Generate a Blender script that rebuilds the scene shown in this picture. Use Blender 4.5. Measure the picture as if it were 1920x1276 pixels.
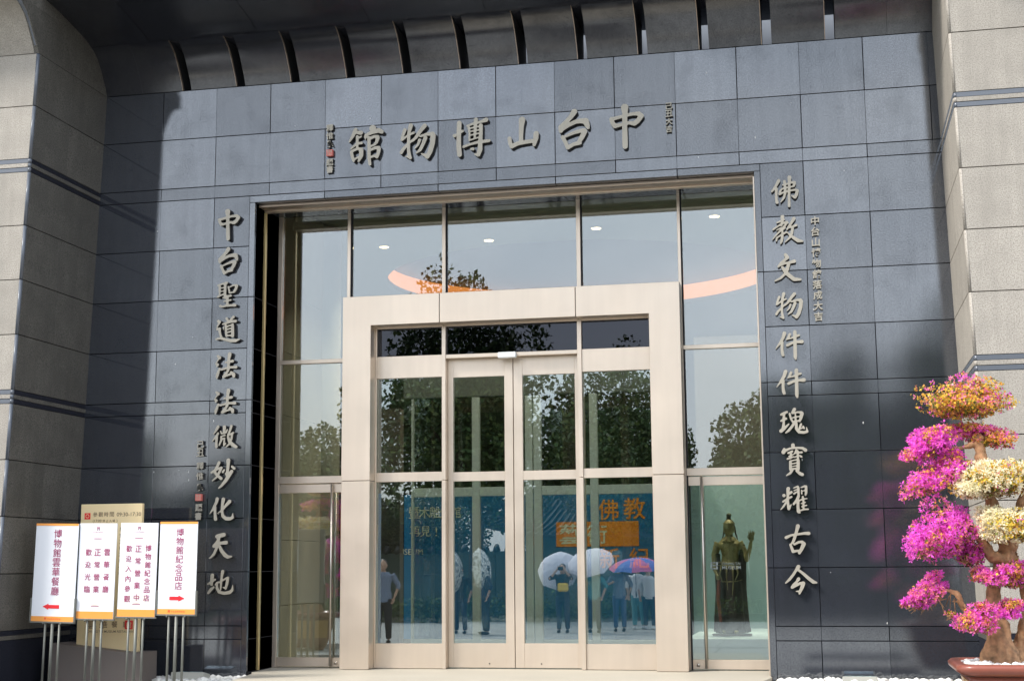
import bpy, bmesh, math, random
import numpy as np
from mathutils import Vector, Matrix
R = math.radians
random.seed(7)
rng = np.random.default_rng(7)
for o in list(bpy.data.objects):
    bpy.data.objects.remove(o, do_unlink=True)
sc = bpy.context.scene
COL = sc.collection

# ---------------------------------------------------------------- camera
cam_d = bpy.data.cameras.new('camera')
cam = bpy.data.objects.new('camera', cam_d)
COL.objects.link(cam)
_r = Vector((0.977924, 0.208813, -0.007853)); _u = Vector((0.039310, -0.146928, 0.988366)); _f = Vector((-0.205229, 0.966855, 0.151893))
M = Matrix(((_r.x, _u.x, -_f.x, 6.68907), (_r.y, _u.y, -_f.y, -13.82893), (_r.z, _u.z, -_f.z, 1.02133), (0, 0, 0, 1)))
cam.matrix_world = M
cam_d.sensor_fit = 'HORIZONTAL'
cam_d.sensor_width = 36.0
cam_d.lens = 2737.34 / 1920 * 36
cam_d.clip_start = 0.05
cam_d.clip_end = 600
sc.camera = cam

# ---------------------------------------------------------------- sky, sun, exposure
SUN_EL = R(47); SUN_AZ = R(52)          # azimuth measured from the wall's outward normal towards the left
sdir = Vector((-math.sin(SUN_AZ) * math.cos(SUN_EL), -math.cos(SUN_AZ) * math.cos(SUN_EL), math.sin(SUN_EL)))
w = bpy.data.worlds.new('World'); sc.world = w; w.use_nodes = True
nt = w.node_tree; nt.nodes.clear()
out = nt.nodes.new('ShaderNodeOutputWorld'); bg = nt.nodes.new('ShaderNodeBackground')
sky = nt.nodes.new('ShaderNodeTexSky'); sky.sky_type = 'NISHITA'; sky.sun_disc = False
sky.sun_elevation = SUN_EL; sky.sun_rotation = math.atan2(sdir.x, sdir.y) % (2 * math.pi)
sky.air_density = 1.2; sky.dust_density = 2.5; sky.ozone_density = 1.0
tc = nt.nodes.new('ShaderNodeTexCoord'); mp = nt.nodes.new('ShaderNodeMapping')
mp.inputs['Scale'].default_value = (1, 1, 2.6)
nz = nt.nodes.new('ShaderNodeTexNoise'); nz.inputs['Scale'].default_value = 2.3; nz.inputs['Detail'].default_value = 7; nz.inputs['Roughness'].default_value = 0.52
rp = nt.nodes.new('ShaderNodeValToRGB')
rp.color_ramp.elements[0].position = 0.34; rp.color_ramp.elements[0].color = (0.60, 0.60, 0.60, 1)
rp.color_ramp.elements[1].position = 0.66; rp.color_ramp.elements[1].color = (0.97, 0.97, 0.97, 1)
rc = nt.nodes.new('ShaderNodeValToRGB')
rc.color_ramp.elements[0].position = 0.3; rc.color_ramp.elements[0].color = (0.60, 0.655, 0.75, 1)
rc.color_ramp.elements[1].position = 0.72; rc.color_ramp.elements[1].color = (0.90, 0.94, 1.0, 1)
vm = nt.nodes.new('ShaderNodeVectorMath'); vm.operation = 'SCALE'; vm.inputs['Scale'].default_value = 9.5
mx = nt.nodes.new('ShaderNodeMix'); mx.data_type = 'RGBA'
nt.links.new(tc.outputs['Generated'], mp.inputs['Vector']); nt.links.new(mp.outputs['Vector'], nz.inputs['Vector'])
nt.links.new(nz.outputs['Fac'], rp.inputs['Fac']); nt.links.new(nz.outputs['Fac'], rc.inputs['Fac'])
nt.links.new(rc.outputs['Color'], vm.inputs[0])
nt.links.new(rp.outputs['Color'], mx.inputs[0]); nt.links.new(sky.outputs['Color'], mx.inputs[6]); nt.links.new(vm.outputs[0], mx.inputs[7])
nt.links.new(mx.outputs[2], bg.inputs['Color']); bg.inputs['Strength'].default_value = 0.12
nt.links.new(bg.outputs[0], out.inputs['Surface'])
sun_d = bpy.data.lights.new('sun', 'SUN'); sun_d.energy = 2.0; sun_d.angle = R(13); sun_d.color = (1.0, 0.95, 0.88)
sun = bpy.data.objects.new('sun', sun_d); COL.objects.link(sun)
sun.rotation_euler = sdir.to_track_quat('Z', 'Y').to_euler()
sun.location = (-20, -20, 30)
sc.view_settings.view_transform = 'Standard'; sc.view_settings.look = 'None'
sc.view_settings.gamma = 1.0; sc.view_settings.use_curve_mapping = False
sc.view_settings.exposure = 1.15
sc.cycles.max_bounces = 8; sc.cycles.glossy_bounces = 5; sc.cycles.transparent_max_bounces = 16; sc.cycles.diffuse_bounces = 3
sc.cycles.caustics_reflective = False; sc.cycles.caustics_refractive = False
sc.cycles.sample_clamp_indirect = 6.0
try:
    sc.cycles.use_denoising = True
except Exception:
    pass

# ---------------------------------------------------------------- materials
MATS = {}
def mat(name, col, rough=0.5, metal=0.0, spec=0.5, ior=1.5, bump=0.0, bscale=200, speck=None, sscale=260, mottle=0.0, mscale=1.2, rand=0.0, rvar=0.0, emit=None, estr=0.0, streak=0.0, island=0.0):
    m = bpy.data.materials.new(name); m.use_nodes = True
    t = m.node_tree; b = t.nodes['Principled BSDF']
    b.inputs['Roughness'].default_value = rough; b.inputs['Metallic'].default_value = metal
    b.inputs['IOR'].default_value = ior; b.inputs['Specular IOR Level'].default_value = spec
    L = t.links.new
    co = t.nodes.new('ShaderNodeTexCoord').outputs['Object']
    geo = t.nodes.new('ShaderNodeNewGeometry').outputs['Position']
    rgb = t.nodes.new('ShaderNodeRGB'); rgb.outputs[0].default_value = (*col, 1)
    cur = rgb.outputs[0]
    def mul(fac_socket, lo, hi, c):
        mr = t.nodes.new('ShaderNodeMapRange'); mr.inputs[1].default_value = 0.25; mr.inputs[2].default_value = 0.75
        mr.inputs[3].default_value = lo; mr.inputs[4].default_value = hi
        L(fac_socket, mr.inputs[0])
        v = t.nodes.new('ShaderNodeVectorMath'); v.operation = 'SCALE'
        L(c, v.inputs[0]); L(mr.outputs[0], v.inputs['Scale'])
        return v.outputs[0]
    if mottle:
        n = t.nodes.new('ShaderNodeTexNoise'); n.inputs['Scale'].default_value = mscale; n.inputs['Detail'].default_value = 6
        L(geo, n.inputs['Vector']); cur = mul(n.outputs['Fac'], 1 - mottle, 1 + mottle, cur)
    if streak:
        mpg = t.nodes.new('ShaderNodeMapping'); mpg.inputs['Scale'].default_value = (14, 14, 0.7)
        n = t.nodes.new('ShaderNodeTexNoise'); n.inputs['Scale'].default_value = 1.0; n.inputs['Detail'].default_value = 5
        L(geo, mpg.inputs['Vector']); L(mpg.outputs[0], n.inputs['Vector']); cur = mul(n.outputs['Fac'], 1 - streak, 1 + streak, cur)
    if rand:
        oi = t.nodes.new('ShaderNodeObjectInfo'); mr = t.nodes.new('ShaderNodeMapRange')
        mr.inputs[3].default_value = 1 - rand; mr.inputs[4].default_value = 1 + rand
        L(oi.outputs['Random'], mr.inputs[0]); v = t.nodes.new('ShaderNodeVectorMath'); v.operation = 'SCALE'
        L(cur, v.inputs[0]); L(mr.outputs[0], v.inputs['Scale']); cur = v.outputs[0]
    if island:
        oi = t.nodes.new('ShaderNodeNewGeometry'); mr = t.nodes.new('ShaderNodeMapRange')
        mr.inputs[3].default_value = 1 - island; mr.inputs[4].default_value = 1 + island
        L(oi.outputs['Random Per Island'], mr.inputs[0]); v = t.nodes.new('ShaderNodeVectorMath'); v.operation = 'SCALE'
        L(cur, v.inputs[0]); L(mr.outputs[0], v.inputs['Scale']); cur = v.outputs[0]
    if speck:
        n = t.nodes.new('ShaderNodeTexNoise'); n.inputs['Scale'].default_value = sscale; n.inputs['Detail'].default_value = 2
        L(geo, n.inputs['Vector'])
        cr = t.nodes.new('ShaderNodeValToRGB'); cr.color_ramp.elements[0].position = 0.42; cr.color_ramp.elements[1].position = 0.68
        cr.color_ramp.elements[0].color = (0, 0, 0, 1); cr.color_ramp.elements[1].color = (1, 1, 1, 1)
        L(n.outputs['Fac'], cr.inputs[0])
        mixn = t.nodes.new('ShaderNodeMix'); mixn.data_type = 'RGBA'
        L(cr.outputs[0], mixn.inputs[0]); L(cur, mixn.inputs[6]); mixn.inputs[7].default_value = (*speck, 1)
        cur = mixn.outputs[2]
    L(cur, b.inputs['Base Color'])
    if rvar:
        n = t.nodes.new('ShaderNodeTexNoise'); n.inputs['Scale'].default_value = 2.2; n.inputs['Detail'].default_value = 8
        L(geo, n.inputs['Vector']); mr = t.nodes.new('ShaderNodeMapRange'); mr.inputs[1].default_value = .3; mr.inputs[2].default_value = .7
        mr.inputs[3].default_value = max(0.01, rough - rvar); mr.inputs[4].default_value = rough + rvar
        L(n.outputs['Fac'], mr.inputs[0]); L(mr.outputs[0], b.inputs['Roughness'])
    if bump:
        n = t.nodes.new('ShaderNodeTexNoise'); n.inputs['Scale'].default_value = bscale; n.inputs['Detail'].default_value = 3
        L(geo, n.inputs['Vector']); bp = t.nodes.new('ShaderNodeBump'); bp.inputs['Strength'].default_value = bump; bp.inputs['Distance'].default_value = 0.002
        L(n.outputs['Fac'], bp.inputs['Height']); L(bp.outputs[0], b.inputs['Normal'])
    if emit:
        b.inputs['Emission Color'].default_value = (*emit, 1); b.inputs['Emission Strength'].default_value = estr
    MATS[name] = m
    return m

def glass(name, tint, base, gcol=(1, 1, 1), rough=0.0, wob=0.25, wscale=1.6):
    m = bpy.data.materials.new(name); m.use_nodes = True
    t = m.node_tree; t.nodes.clear(); L = t.links.new
    o = t.nodes.new('ShaderNodeOutputMaterial'); g = t.nodes.new('ShaderNodeBsdfGlossy'); tr = t.nodes.new('ShaderNodeBsdfTransparent')
    g.inputs['Color'].default_value = (*gcol, 1); g.inputs['Roughness'].default_value = rough
    tr.inputs['Color'].default_value = (*tint, 1)
    lw = t.nodes.new('ShaderNodeFresnel'); lw.inputs['IOR'].default_value = 1.5
    mr = t.nodes.new('ShaderNodeMapRange'); mr.inputs[1].default_value = 0.04; mr.inputs[2].default_value = 1.0
    mr.inputs[3].default_value = base; mr.inputs[4].default_value = 1.0
    geo = t.nodes.new('ShaderNodeNewGeometry'); n = t.nodes.new('ShaderNodeTexNoise'); n.inputs['Scale'].default_value = wscale; n.inputs['Detail'].default_value = 1.5
    bp = t.nodes.new('ShaderNodeBump'); bp.inputs['Strength'].default_value = wob; bp.inputs['Distance'].default_value = 0.004
    L(geo.outputs['Position'], n.inputs['Vector']); L(n.outputs['Fac'], bp.inputs['Height']); L(bp.outputs[0], g.inputs['Normal'])
    mxs = t.nodes.new('ShaderNodeMixShader')
    L(lw.outputs[0], mr.inputs[0]); L(mr.outputs[0], mxs.inputs[0]); L(tr.outputs[0], mxs.inputs[1]); L(g.outputs[0], mxs.inputs[2])
    L(mxs.outputs[0], o.inputs['Surface'])
    MATS[name] = m
    return m

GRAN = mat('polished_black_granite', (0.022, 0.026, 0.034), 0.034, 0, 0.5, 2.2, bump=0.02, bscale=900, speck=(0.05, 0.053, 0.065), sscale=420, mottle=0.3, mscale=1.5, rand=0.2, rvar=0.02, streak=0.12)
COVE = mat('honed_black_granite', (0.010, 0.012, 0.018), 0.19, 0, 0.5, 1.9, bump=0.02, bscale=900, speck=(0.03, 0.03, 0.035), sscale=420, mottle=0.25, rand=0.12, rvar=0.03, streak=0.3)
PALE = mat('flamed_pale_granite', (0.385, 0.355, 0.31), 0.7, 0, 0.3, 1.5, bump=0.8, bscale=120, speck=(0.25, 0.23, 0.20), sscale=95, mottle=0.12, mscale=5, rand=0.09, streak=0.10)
GREY = mat('shade_darkened_granite', (0.13, 0.122, 0.108), 0.45, 0, 0.4, 1.45, bump=0.5, bscale=120, speck=(0.05, 0.048, 0.042), sscale=95, mottle=0.2, mscale=4, rand=0.12, streak=0.12)  # pale granite darkened as in shade, for the left pier's inner face
BAND = mat('blue_grey_granite_band', (0.12, 0.135, 0.16), 0.25, 0, 0.5, 1.6, speck=(0.08, 0.09, 0.11), sscale=400)
DBAND = mat('dark_and_shaded_band', (0.008, 0.010, 0.018), 0.5, 0, 0.08, 1.3, speck=(0.05, 0.05, 0.06), sscale=400)  # real dark base bands; also left pier's side bands, darkened as shade
DARK = mat('dark_joint', (0.012, 0.012, 0.016), 0.9)
CHAMP = mat('champagne_aluminium', (0.725, 0.62, 0.51), 0.38, 0.75, 0.5, bump=0.02, mottle=0.06, mscale=1.6, rvar=0.06, streak=0.03)
CHAMPD = mat('bronze_aluminium', (0.42, 0.34, 0.27), 0.36, 0.8, 0.5)
STEEL = mat('satin_steel', (0.62, 0.58, 0.52), 0.28, 0.95)
BRASS = mat('brass_trim', (0.72, 0.55, 0.26), 0.35, 0.8)
LETTER = mat('brushed_bronze_letter', (0.40, 0.37, 0.305), 0.45, 0.3, 0.5, mottle=0.10, mscale=6, bump=0.1, bscale=300)
LEDGE = mat('shaded_letter_return', (0.05, 0.045, 0.04), 0.5, 0.4)  # letter sides coloured dark to carry the shadow round each character
SEAL = mat('red_seal', (0.62, 0.16, 0.13), 0.5)
def weather(m, grain, gscale, stain, tint=None, panel=0.12):
    """uneven polish: grain and stains change how much the stone mirrors"""
    t = m.node_tree; b = t.nodes['Principled BSDF']; L = t.links.new
    geo = t.nodes.new('ShaderNodeNewGeometry').outputs['Position']
    n1 = t.nodes.new('ShaderNodeTexNoise'); n1.inputs['Scale'].default_value = gscale; n1.inputs['Detail'].default_value = 2; L(geo, n1.inputs['Vector'])
    n2 = t.nodes.new('ShaderNodeTexNoise'); n2.inputs['Scale'].default_value = 2.6; n2.inputs['Detail'].default_value = 7; n2.inputs['Roughness'].default_value = .62; L(geo, n2.inputs['Vector'])
    mp_ = t.nodes.new('ShaderNodeMapping'); mp_.inputs['Scale'].default_value = (9, 9, .9); L(geo, mp_.inputs['Vector'])
    n3 = t.nodes.new('ShaderNodeTexNoise'); n3.inputs['Scale'].default_value = 1.4; n3.inputs['Detail'].default_value = 6; L(mp_.outputs[0], n3.inputs['Vector'])
    oi = t.nodes.new('ShaderNodeObjectInfo')
    def mr(s, a, b_, lo, hi):
        q = t.nodes.new('ShaderNodeMapRange'); q.inputs[1].default_value = a; q.inputs[2].default_value = b_; q.inputs[3].default_value = lo; q.inputs[4].default_value = hi; L(s, q.inputs[0]); return q.outputs[0]
    def mul(a, c):
        q = t.nodes.new('ShaderNodeMath'); q.operation = 'MULTIPLY'; L(a, q.inputs[0]); L(c, q.inputs[1]); return q.outputs[0]
    v = mul(mul(mr(n1.outputs['Fac'], .3, .7, .5 * (1 - grain), .5 * (1 + grain)), mr(n2.outputs['Fac'], .28, .5, 1 - stain, 1.0)), mul(mr(n3.outputs['Fac'], .3, .7, 1 - stain * .35, 1 + stain * .2), mr(oi.outputs['Random'], 0, 1, 1 - panel, 1 + panel)))
    L(v, b.inputs['Specular IOR Level'])
    if tint: b.inputs['Specular Tint'].default_value = (*tint, 1)
weather(GRAN, 0.22, 75, 0.22, (0.93, 0.965, 1.0), 0.17); weather(COVE, 0.16, 75, 0.3, (0.93, 0.96, 1.0))
GLASS = glass('reflective_glass', (0.80, 0.86, 0.84), 0.165, (0.96, 0.97, 1.0), wob=0.08)
GLASSD = glass('door_glass', (0.90, 0.95, 0.93), 0.165, (0.9, 0.97, 1.0), wob=0.06, wscale=2.2)
GLASSK = glass('dark_spandrel_glass', (0.25, 0.26, 0.30), 0.045, (0.85, 0.88, 1.0), wob=0.06)
SILL = mat('pale_granite_paving', (0.52, 0.475, 0.385), 0.6, bump=0.2, speck=(0.40, 0.37, 0.31), sscale=300, mottle=0.08)
PAVE = mat('plaza_paving', (0.36, 0.36, 0.34), 0.75, bump=0.3, bscale=60, mottle=0.12)
WHITEP = mat('white_pebble', (0.78, 0.77, 0.73), 0.6, island=0.2)
# ---------------------------------------------------------------- helpers
def link(o, parent=None):
    COL.objects.link(o)
    if parent is not None: o.parent = parent
    return o
def tag(o, label=None, cat=None, group=None, kind=None):
    if label: o['label'] = label
    if cat: o['category'] = cat
    if group: o['group'] = group
    if kind: o['kind'] = kind
    return o
def thing(name, label, cat, loc=(0, 0, 0), rz=0, group=None):
    o = bpy.data.objects.new(name, None); o.location = loc; o.rotation_euler = (0, 0, rz); o.empty_display_size = 0.2
    COL.objects.link(o); return tag(o, label, cat, group)
def bm_obj(name, bm, mats, parent=None, loc=None, smooth=False, rot=None):
    me = bpy.data.meshes.new(name); bm.normal_update(); bm.to_mesh(me); bm.free()
    return me_obj(name, me, mats, parent, loc, smooth, rot)
def me_obj(name, me, mats, parent=None, loc=None, smooth=False, rot=None):
    for m in (mats if isinstance(mats, (list, tuple)) else [mats]): me.materials.append(m)
    if smooth:
        for p in me.polygons: p.use_smooth = True
    o = bpy.data.objects.new(name, me)
    if loc is not None: o.location = loc
    if rot is not None: o.rotation_euler = rot
    return link(o, parent)
def sharp(o, a=28):
    o.data.set_sharp_from_angle(angle=R(a)); return o
def bx(bm, x0, x1, y0, y1, z0, z1, bev=0.0, mi=0):
    b2 = bmesh.new() if bev else bm
    vs = [b2.verts.new((x, y, z)) for z in (z0, z1) for y in (y0, y1) for x in (x0, x1)]
    fs = [b2.faces.new([vs[i] for i in f]) for f in ((0, 2, 3, 1), (4, 5, 7, 6), (0, 1, 5, 4), (2, 6, 7, 3), (0, 4, 6, 2), (1, 3, 7, 5))]
    if bev:
        bmesh.ops.bevel(b2, geom=list(b2.edges), offset=bev, segments=1, affect='EDGES')
        me = bpy.data.meshes.new('t'); b2.to_mesh(me); b2.free()
        n0 = len(bm.faces); bm.from_mesh(me); bpy.data.meshes.remove(me)
        bm.faces.ensure_lookup_table()
        for f in bm.faces[n0:]: f.material_index = mi
    else:
        for f in fs: f.material_index = mi
def box(name, x0, x1, y0, y1, z0, z1, m, parent=None, bev=0.002, tilt=0.0):
    """box as its own object, origin at its centre"""
    cx, cy, cz = (x0 + x1) / 2, (y0 + y1) / 2, (z0 + z1) / 2
    bm = bmesh.new(); bx(bm, x0 - cx, x1 - cx, y0 - cy, y1 - cy, z0 - cz, z1 - cz, min(bev, 0.3 * min(x1 - x0, y1 - y0, z1 - z0)))
    rot = (random.gauss(0, tilt), 0, random.gauss(0, tilt)) if tilt else None
    return bm_obj(name, bm, m, parent, (cx, cy, cz), rot=rot)
def prism(bm, pts, axis, a0, a1, mi=0):
    """extrude a 2D polygon; axis 'x': pts are (y,z); axis 'y': pts are (x,z); axis 'z': pts are (x,y)"""
    def P(p, a):
        return (a, p[0], p[1]) if axis == 'x' else ((p[0], a, p[1]) if axis == 'y' else (p[0], p[1], a))
    A = [bm.verts.new(P(p, a0)) for p in pts]; Bv = [bm.verts.new(P(p, a1)) for p in pts]
    n = len(pts)
    fs = [bm.faces.new(A[::-1]), bm.faces.new(Bv)]
    for i in range(n): fs.append(bm.faces.new((A[i], A[(i + 1) % n], Bv[(i + 1) % n], Bv[i])))
    for f in fs: f.material_index = mi
    bmesh.ops.recalc_face_normals(bm, faces=fs)
    return fs
def tube(bm, pts, rad, seg=8, caps=True, mi=0):
    pts = [Vector(p) for p in pts]; n = len(pts)
    rads = rad if isinstance(rad, (list, tuple)) else [rad] * n
    rings = []
    up = Vector((0, 0, 1))
    prevx = None
    for i, p in enumerate(pts):
        d = (pts[min(i + 1, n - 1)] - pts[max(i - 1, 0)]).normalized()
        if prevx is None:
            ax = d.cross(up)
            if ax.length < 1e-3: ax = d.cross(Vector((1, 0, 0)))
            ax.normalize()
        else:
            ax = prevx - d * prevx.dot(d)
            ax.normalize()
        prevx = ax; ay = d.cross(ax)
        rings.append([bm.verts.new(p + (ax * math.cos(2 * math.pi * k / seg) + ay * math.sin(2 * math.pi * k / seg)) * rads[i]) for k in range(seg)])
    fs = []
    for a, b in zip(rings, rings[1:]):
        for k in range(seg): fs.append(bm.faces.new((a[k], a[(k + 1) % seg], b[(k + 1) % seg], b[k])))
    if caps: fs += [bm.faces.new(rings[0][::-1]), bm.faces.new(rings[-1])]
    for f in fs: f.material_index = mi; f.smooth = True
    bmesh.ops.recalc_face_normals(bm, faces=fs)
def ellipsoid(bm, c, r, sub=2, mi=0, rot=None):
    t = bmesh.new(); bmesh.ops.create_icosphere(t, subdivisions=sub, radius=1)
    m = Matrix.Translation(c) @ (rot.to_matrix().to_4x4() if rot is not None else Matrix()) @ Matrix.Diagonal((*r, 1))
    bmesh.ops.transform(t, matrix=m, verts=t.verts)
    me = bpy.data.meshes.new('t'); t.to_mesh(me); t.free(); n0 = len(bm.faces); bm.from_mesh(me); bpy.data.meshes.remove(me)
    bm.faces.ensure_lookup_table()
    for f in bm.faces[n0:]: f.material_index = mi; f.smooth = True
def loft(bm, rings, seg=24, caps=True, fold=0, foldn=9, mi=0):
    """rings: (z, cx, cy, rx, ry)"""
    R_ = []
    for z, cx, cy, rx, ry in rings:
        v = []
        for k in range(seg):
            a = 2 * math.pi * k / seg; s = 1 + fold * math.sin(foldn * a + z * 3)
            v.append(bm.verts.new((cx + rx * s * math.cos(a), cy + ry * s * math.sin(a), z)))
        R_.append(v)
    fs = []
    for a, b in zip(R_, R_[1:]):
        for k in range(seg): fs.append(bm.faces.new((a[k], a[(k + 1) % seg], b[(k + 1) % seg], b[k])))
    if caps: fs += [bm.faces.new(R_[0][::-1]), bm.faces.new(R_[-1])]
    for f in fs: f.material_index = mi; f.smooth = True
    bmesh.ops.recalc_face_normals(bm, faces=fs)
def remeshed(name, bm, voxel, m, parent=None, smooth_it=2, loc=None):
    """fuse overlapping volumes into ONE continuous surface"""
    me = bpy.data.meshes.new(name); bm.to_mesh(me); bm.free()
    o = bpy.data.objects.new('tmp', me); COL.objects.link(o)
    md = o.modifiers.new('r', 'REMESH'); md.mode = 'VOXEL'; md.voxel_size = voxel
    if smooth_it:
        s = o.modifiers.new('s', 'SMOOTH'); s.iterations = smooth_it; s.factor = 0.5
    dg = bpy.context.evaluated_depsgraph_get(); me2 = bpy.data.meshes.new_from_object(o.evaluated_get(dg))
    bpy.data.objects.remove(o); bpy.data.meshes.remove(me); me2.name = name; me2.materials.clear()
    return me_obj(name, me2, m, parent, loc, smooth=True)

# ---------------------------------------------------------------- brush lettering: union of tapered strokes -> outline -> solid
def stroke_loops(strokes, cell=4.0, grow=0.0):
    P = []
    for st in strokes:
        p = [(st[i], st[i + 1], st[i + 2] + grow) for i in range(0, len(st), 3)]
        if len(p) == 1: p = p * 2
        P.append(np.array(p, float))
    x0 = min((p[:, 0] - p[:, 2]).min() for p in P) - 3 * cell; x1 = max((p[:, 0] + p[:, 2]).max() for p in P) + 3 * cell
    z0 = min((p[:, 1] - p[:, 2]).min() for p in P) - 3 * cell; z1 = max((p[:, 1] + p[:, 2]).max() for p in P) + 3 * cell
    gx = np.arange(x0, x1 + cell, cell); gz = np.arange(z0, z1 + cell, cell)
    X, Z = np.meshgrid(gx, gz); D = np.full(X.shape, 1e9)
    for p in P:
        for a, b in zip(p[:-1], p[1:]):
            d = b[:2] - a[:2]; l2 = max(d @ d, 1e-6)
            t = np.clip(((X - a[0]) * d[0] + (Z - a[1]) * d[1]) / l2, 0, 1)
            q = np.hypot(X - a[0] - t * d[0], Z - a[1] - t * d[1]) - (a[2] + t * (b[2] - a[2]))
            D = np.minimum(D, q)
    segs = {}
    H, W = D.shape
    def key(i, j, e):  # e 0: horizontal edge (i,j)-(i,j+1); 1: vertical edge (i,j)-(i+1,j)
        return (i, j, e)
    pos = {}
    def pt(k):
        i, j, e = k
        if k not in pos:
            a = D[i, j]; b = D[i, j + 1] if e == 0 else D[i + 1, j]
            t = a / (a - b) if a != b else 0.5
            pos[k] = (gx[j] + (t * cell if e == 0 else 0), gz[i] + (t * cell if e else 0))
        return k
    S = D < 0
    ii, jj = np.where((S[:-1, :-1] ^ S[:-1, 1:]) | (S[:-1, :-1] ^ S[1:, :-1]) | (S[:-1, :-1] ^ S[1:, 1:]))
    for i, j in zip(ii.tolist(), jj.tolist()):
        c = (S[i, j] * 1) | (S[i, j + 1] * 2) | (S[i + 1, j + 1] * 4) | (S[i + 1, j] * 8)
        B_, R_, T_, L_ = (i, j, 0), (i, j + 1, 1), (i + 1, j, 0), (i, j, 1)
        tab = {1: [(L_, B_)], 2: [(B_, R_)], 3: [(L_, R_)], 4: [(R_, T_)], 5: [(L_, T_), (R_, B_)], 6: [(B_, T_)], 7: [(L_, T_)], 8: [(T_, L_)], 9: [(T_, B_)],
               10: [(B_, L_), (T_, R_)], 11: [(T_, R_)], 12: [(R_, L_)], 13: [(R_, B_)], 14: [(B_, L_)]}
        for a, b in tab.get(int(c), []): segs[pt(a)] = pt(b)
    loops = []
    while segs:
        s, n = next(iter(segs.items())); lp = [s]; del segs[s]
        while n != s and n in segs:
            lp.append(n); n2 = segs[n]; del segs[n]; n = n2
        pts = np.array([pos[k] for k in lp])
        if len(pts) < 8: continue
        for _ in range(2): pts = (np.roll(pts, 1, 0) + 2 * pts + np.roll(pts, -1, 0)) / 4
        keep = [0]
        for q in range(1, len(pts)):                       # drop points on nearly straight runs
            if np.hypot(*(pts[q] - pts[keep[-1]])) < cell * 0.9: continue
            keep.append(q)
        loops.append(pts[keep])
    return loops
def solid_from_loops(name, loops, scale, y0, y1, mats, parent=None, loc=None, bev=0.0):
    """loops in the X-Z plane -> plate between y0 (front) and y1 (back); holes by even-odd filling"""
    cu = bpy.data.curves.new('t', 'CURVE'); cu.dimensions = '2D'; cu.fill_mode = 'NONE'
    cu.fill_mode = 'BOTH'; cu.extrude = abs(y1 - y0) / 2 - bev; cu.bevel_depth = bev; cu.bevel_resolution = 0
    for lp in loops:
        sp = cu.splines.new('POLY'); sp.points.add(len(lp) - 1); sp.use_cyclic_u = True
        for k, p in enumerate(lp): sp.points[k].co = (p[0] * scale, p[1] * scale, 0, 1)
    o = bpy.data.objects.new('t', cu); COL.objects.link(o)
    dg = bpy.context.evaluated_depsgraph_get(); me = bpy.data.meshes.new_from_object(o.evaluated_get(dg))
    bpy.data.objects.remove(o); bpy.data.curves.remove(cu); me.materials.clear(); me.name = name
    me.transform(Matrix(((1, 0, 0, 0), (0, 0, -1, (y0 + y1) / 2), (0, 1, 0, 0), (0, 0, 0, 1))))
    ob = me_obj(name, me, mats, parent, loc)
    if isinstance(mats, (list, tuple)) and len(mats) > 1:
        for p in me.polygons:
            p.material_index = 0 if p.normal.y < -0.5 or p.normal.y > 0.9 else 1
    return ob
_GL = {}
def char_mesh_data(ch, off=0.0):
    """flat outline mesh of one character from the built-in font, unit height box centred at 0 (x right, y up)"""
    k = (ch, off)
    if k in _GL: return _GL[k]
    cu = bpy.data.curves.new('t', 'FONT'); cu.body = ch; cu.size = 1; cu.offset = off; cu.resolution_u = 3
    o = bpy.data.objects.new('t', cu); COL.objects.link(o)
    dg = bpy.context.evaluated_depsgraph_get(); me = bpy.data.meshes.new_from_object(o.evaluated_get(dg))
    bpy.data.objects.remove(o); bpy.data.curves.remove(cu)
    vs = np.array([v.co[:] for v in me.vertices]).reshape(-1, 3); fs = [list(p.vertices) for p in me.polygons]
    bpy.data.meshes.remove(me)
    if len(vs) == 0: vs = np.zeros((1, 3)); fs = []
    _GL[k] = (vs, fs)
    return _GL[k]
def text_flat(items, off=0.0):
    """items: (string, x, z, height, how) laid in X-Z plane, one mesh; CJK boxes are normalised to the height; how: 'c' centred char, 'l' left-aligned run"""
    V = []; F = []
    def put(vs, fs, ox, oz, sx, sz, skew=0.0):
        n = len(V)
        for v in vs: V.append((ox + v[0] * sx, 0.0, oz + v[1] * sz + skew * v[0] * sx))
        for f in fs: F.append([n + i for i in f])
    for s, x, z, h, how in items:
        if how == 'c':
            vs, fs = char_mesh_data(s, off)
            lo = vs.min(0); hi = vs.max(0); c = (lo + hi) / 2; hh = max(hi[1] - lo[1], 0.55, (hi[0] - lo[0]) * 0.9)
            put(vs - c, fs, x, z, h / hh, h / hh)
        else:
            vs, fs = char_mesh_data(s, off); put(vs, fs, x, z, h / 0.72, h / 0.72)
    me = bpy.data.meshes.new('lettering'); me.from_pydata(V, [], F); me.update()
    return me
def char_solid(name, ch, x, z, h, yf, yb, mats, parent, off=0.015, skew=0.06):
    """raised character: outline pulled out to a plate"""
    vs, fs = char_mesh_data(ch, off)
    lo = vs.min(0); hi = vs.max(0); c = (lo + hi) / 2; s = h / max(hi[1] - lo[1], 0.6)
    bm = bmesh.new()
    vv = [bm.verts.new(((v[0] - c[0]) * s, 0, (v[1] - c[1]) * s + skew * (v[0] - c[0]) * s)) for v in vs]
    for f in fs:
        try: bm.faces.new([vv[i] for i in f])
        except ValueError: pass
    bmesh.ops.remove_doubles(bm, verts=bm.verts, dist=1e-5)
    r = bmesh.ops.extrude_face_region(bm, geom=list(bm.faces))
    for e in r['geom']:
        if isinstance(e, bmesh.types.BMVert): e.co.y += (yb - yf)
    bmesh.ops.recalc_face_normals(bm, faces=bm.faces)
    for f in bm.faces: f.material_index = 0 if abs(f.normal.y) > 0.5 else 1
    return bm_obj(name, bm, mats, parent, (x, yf, z))
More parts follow.
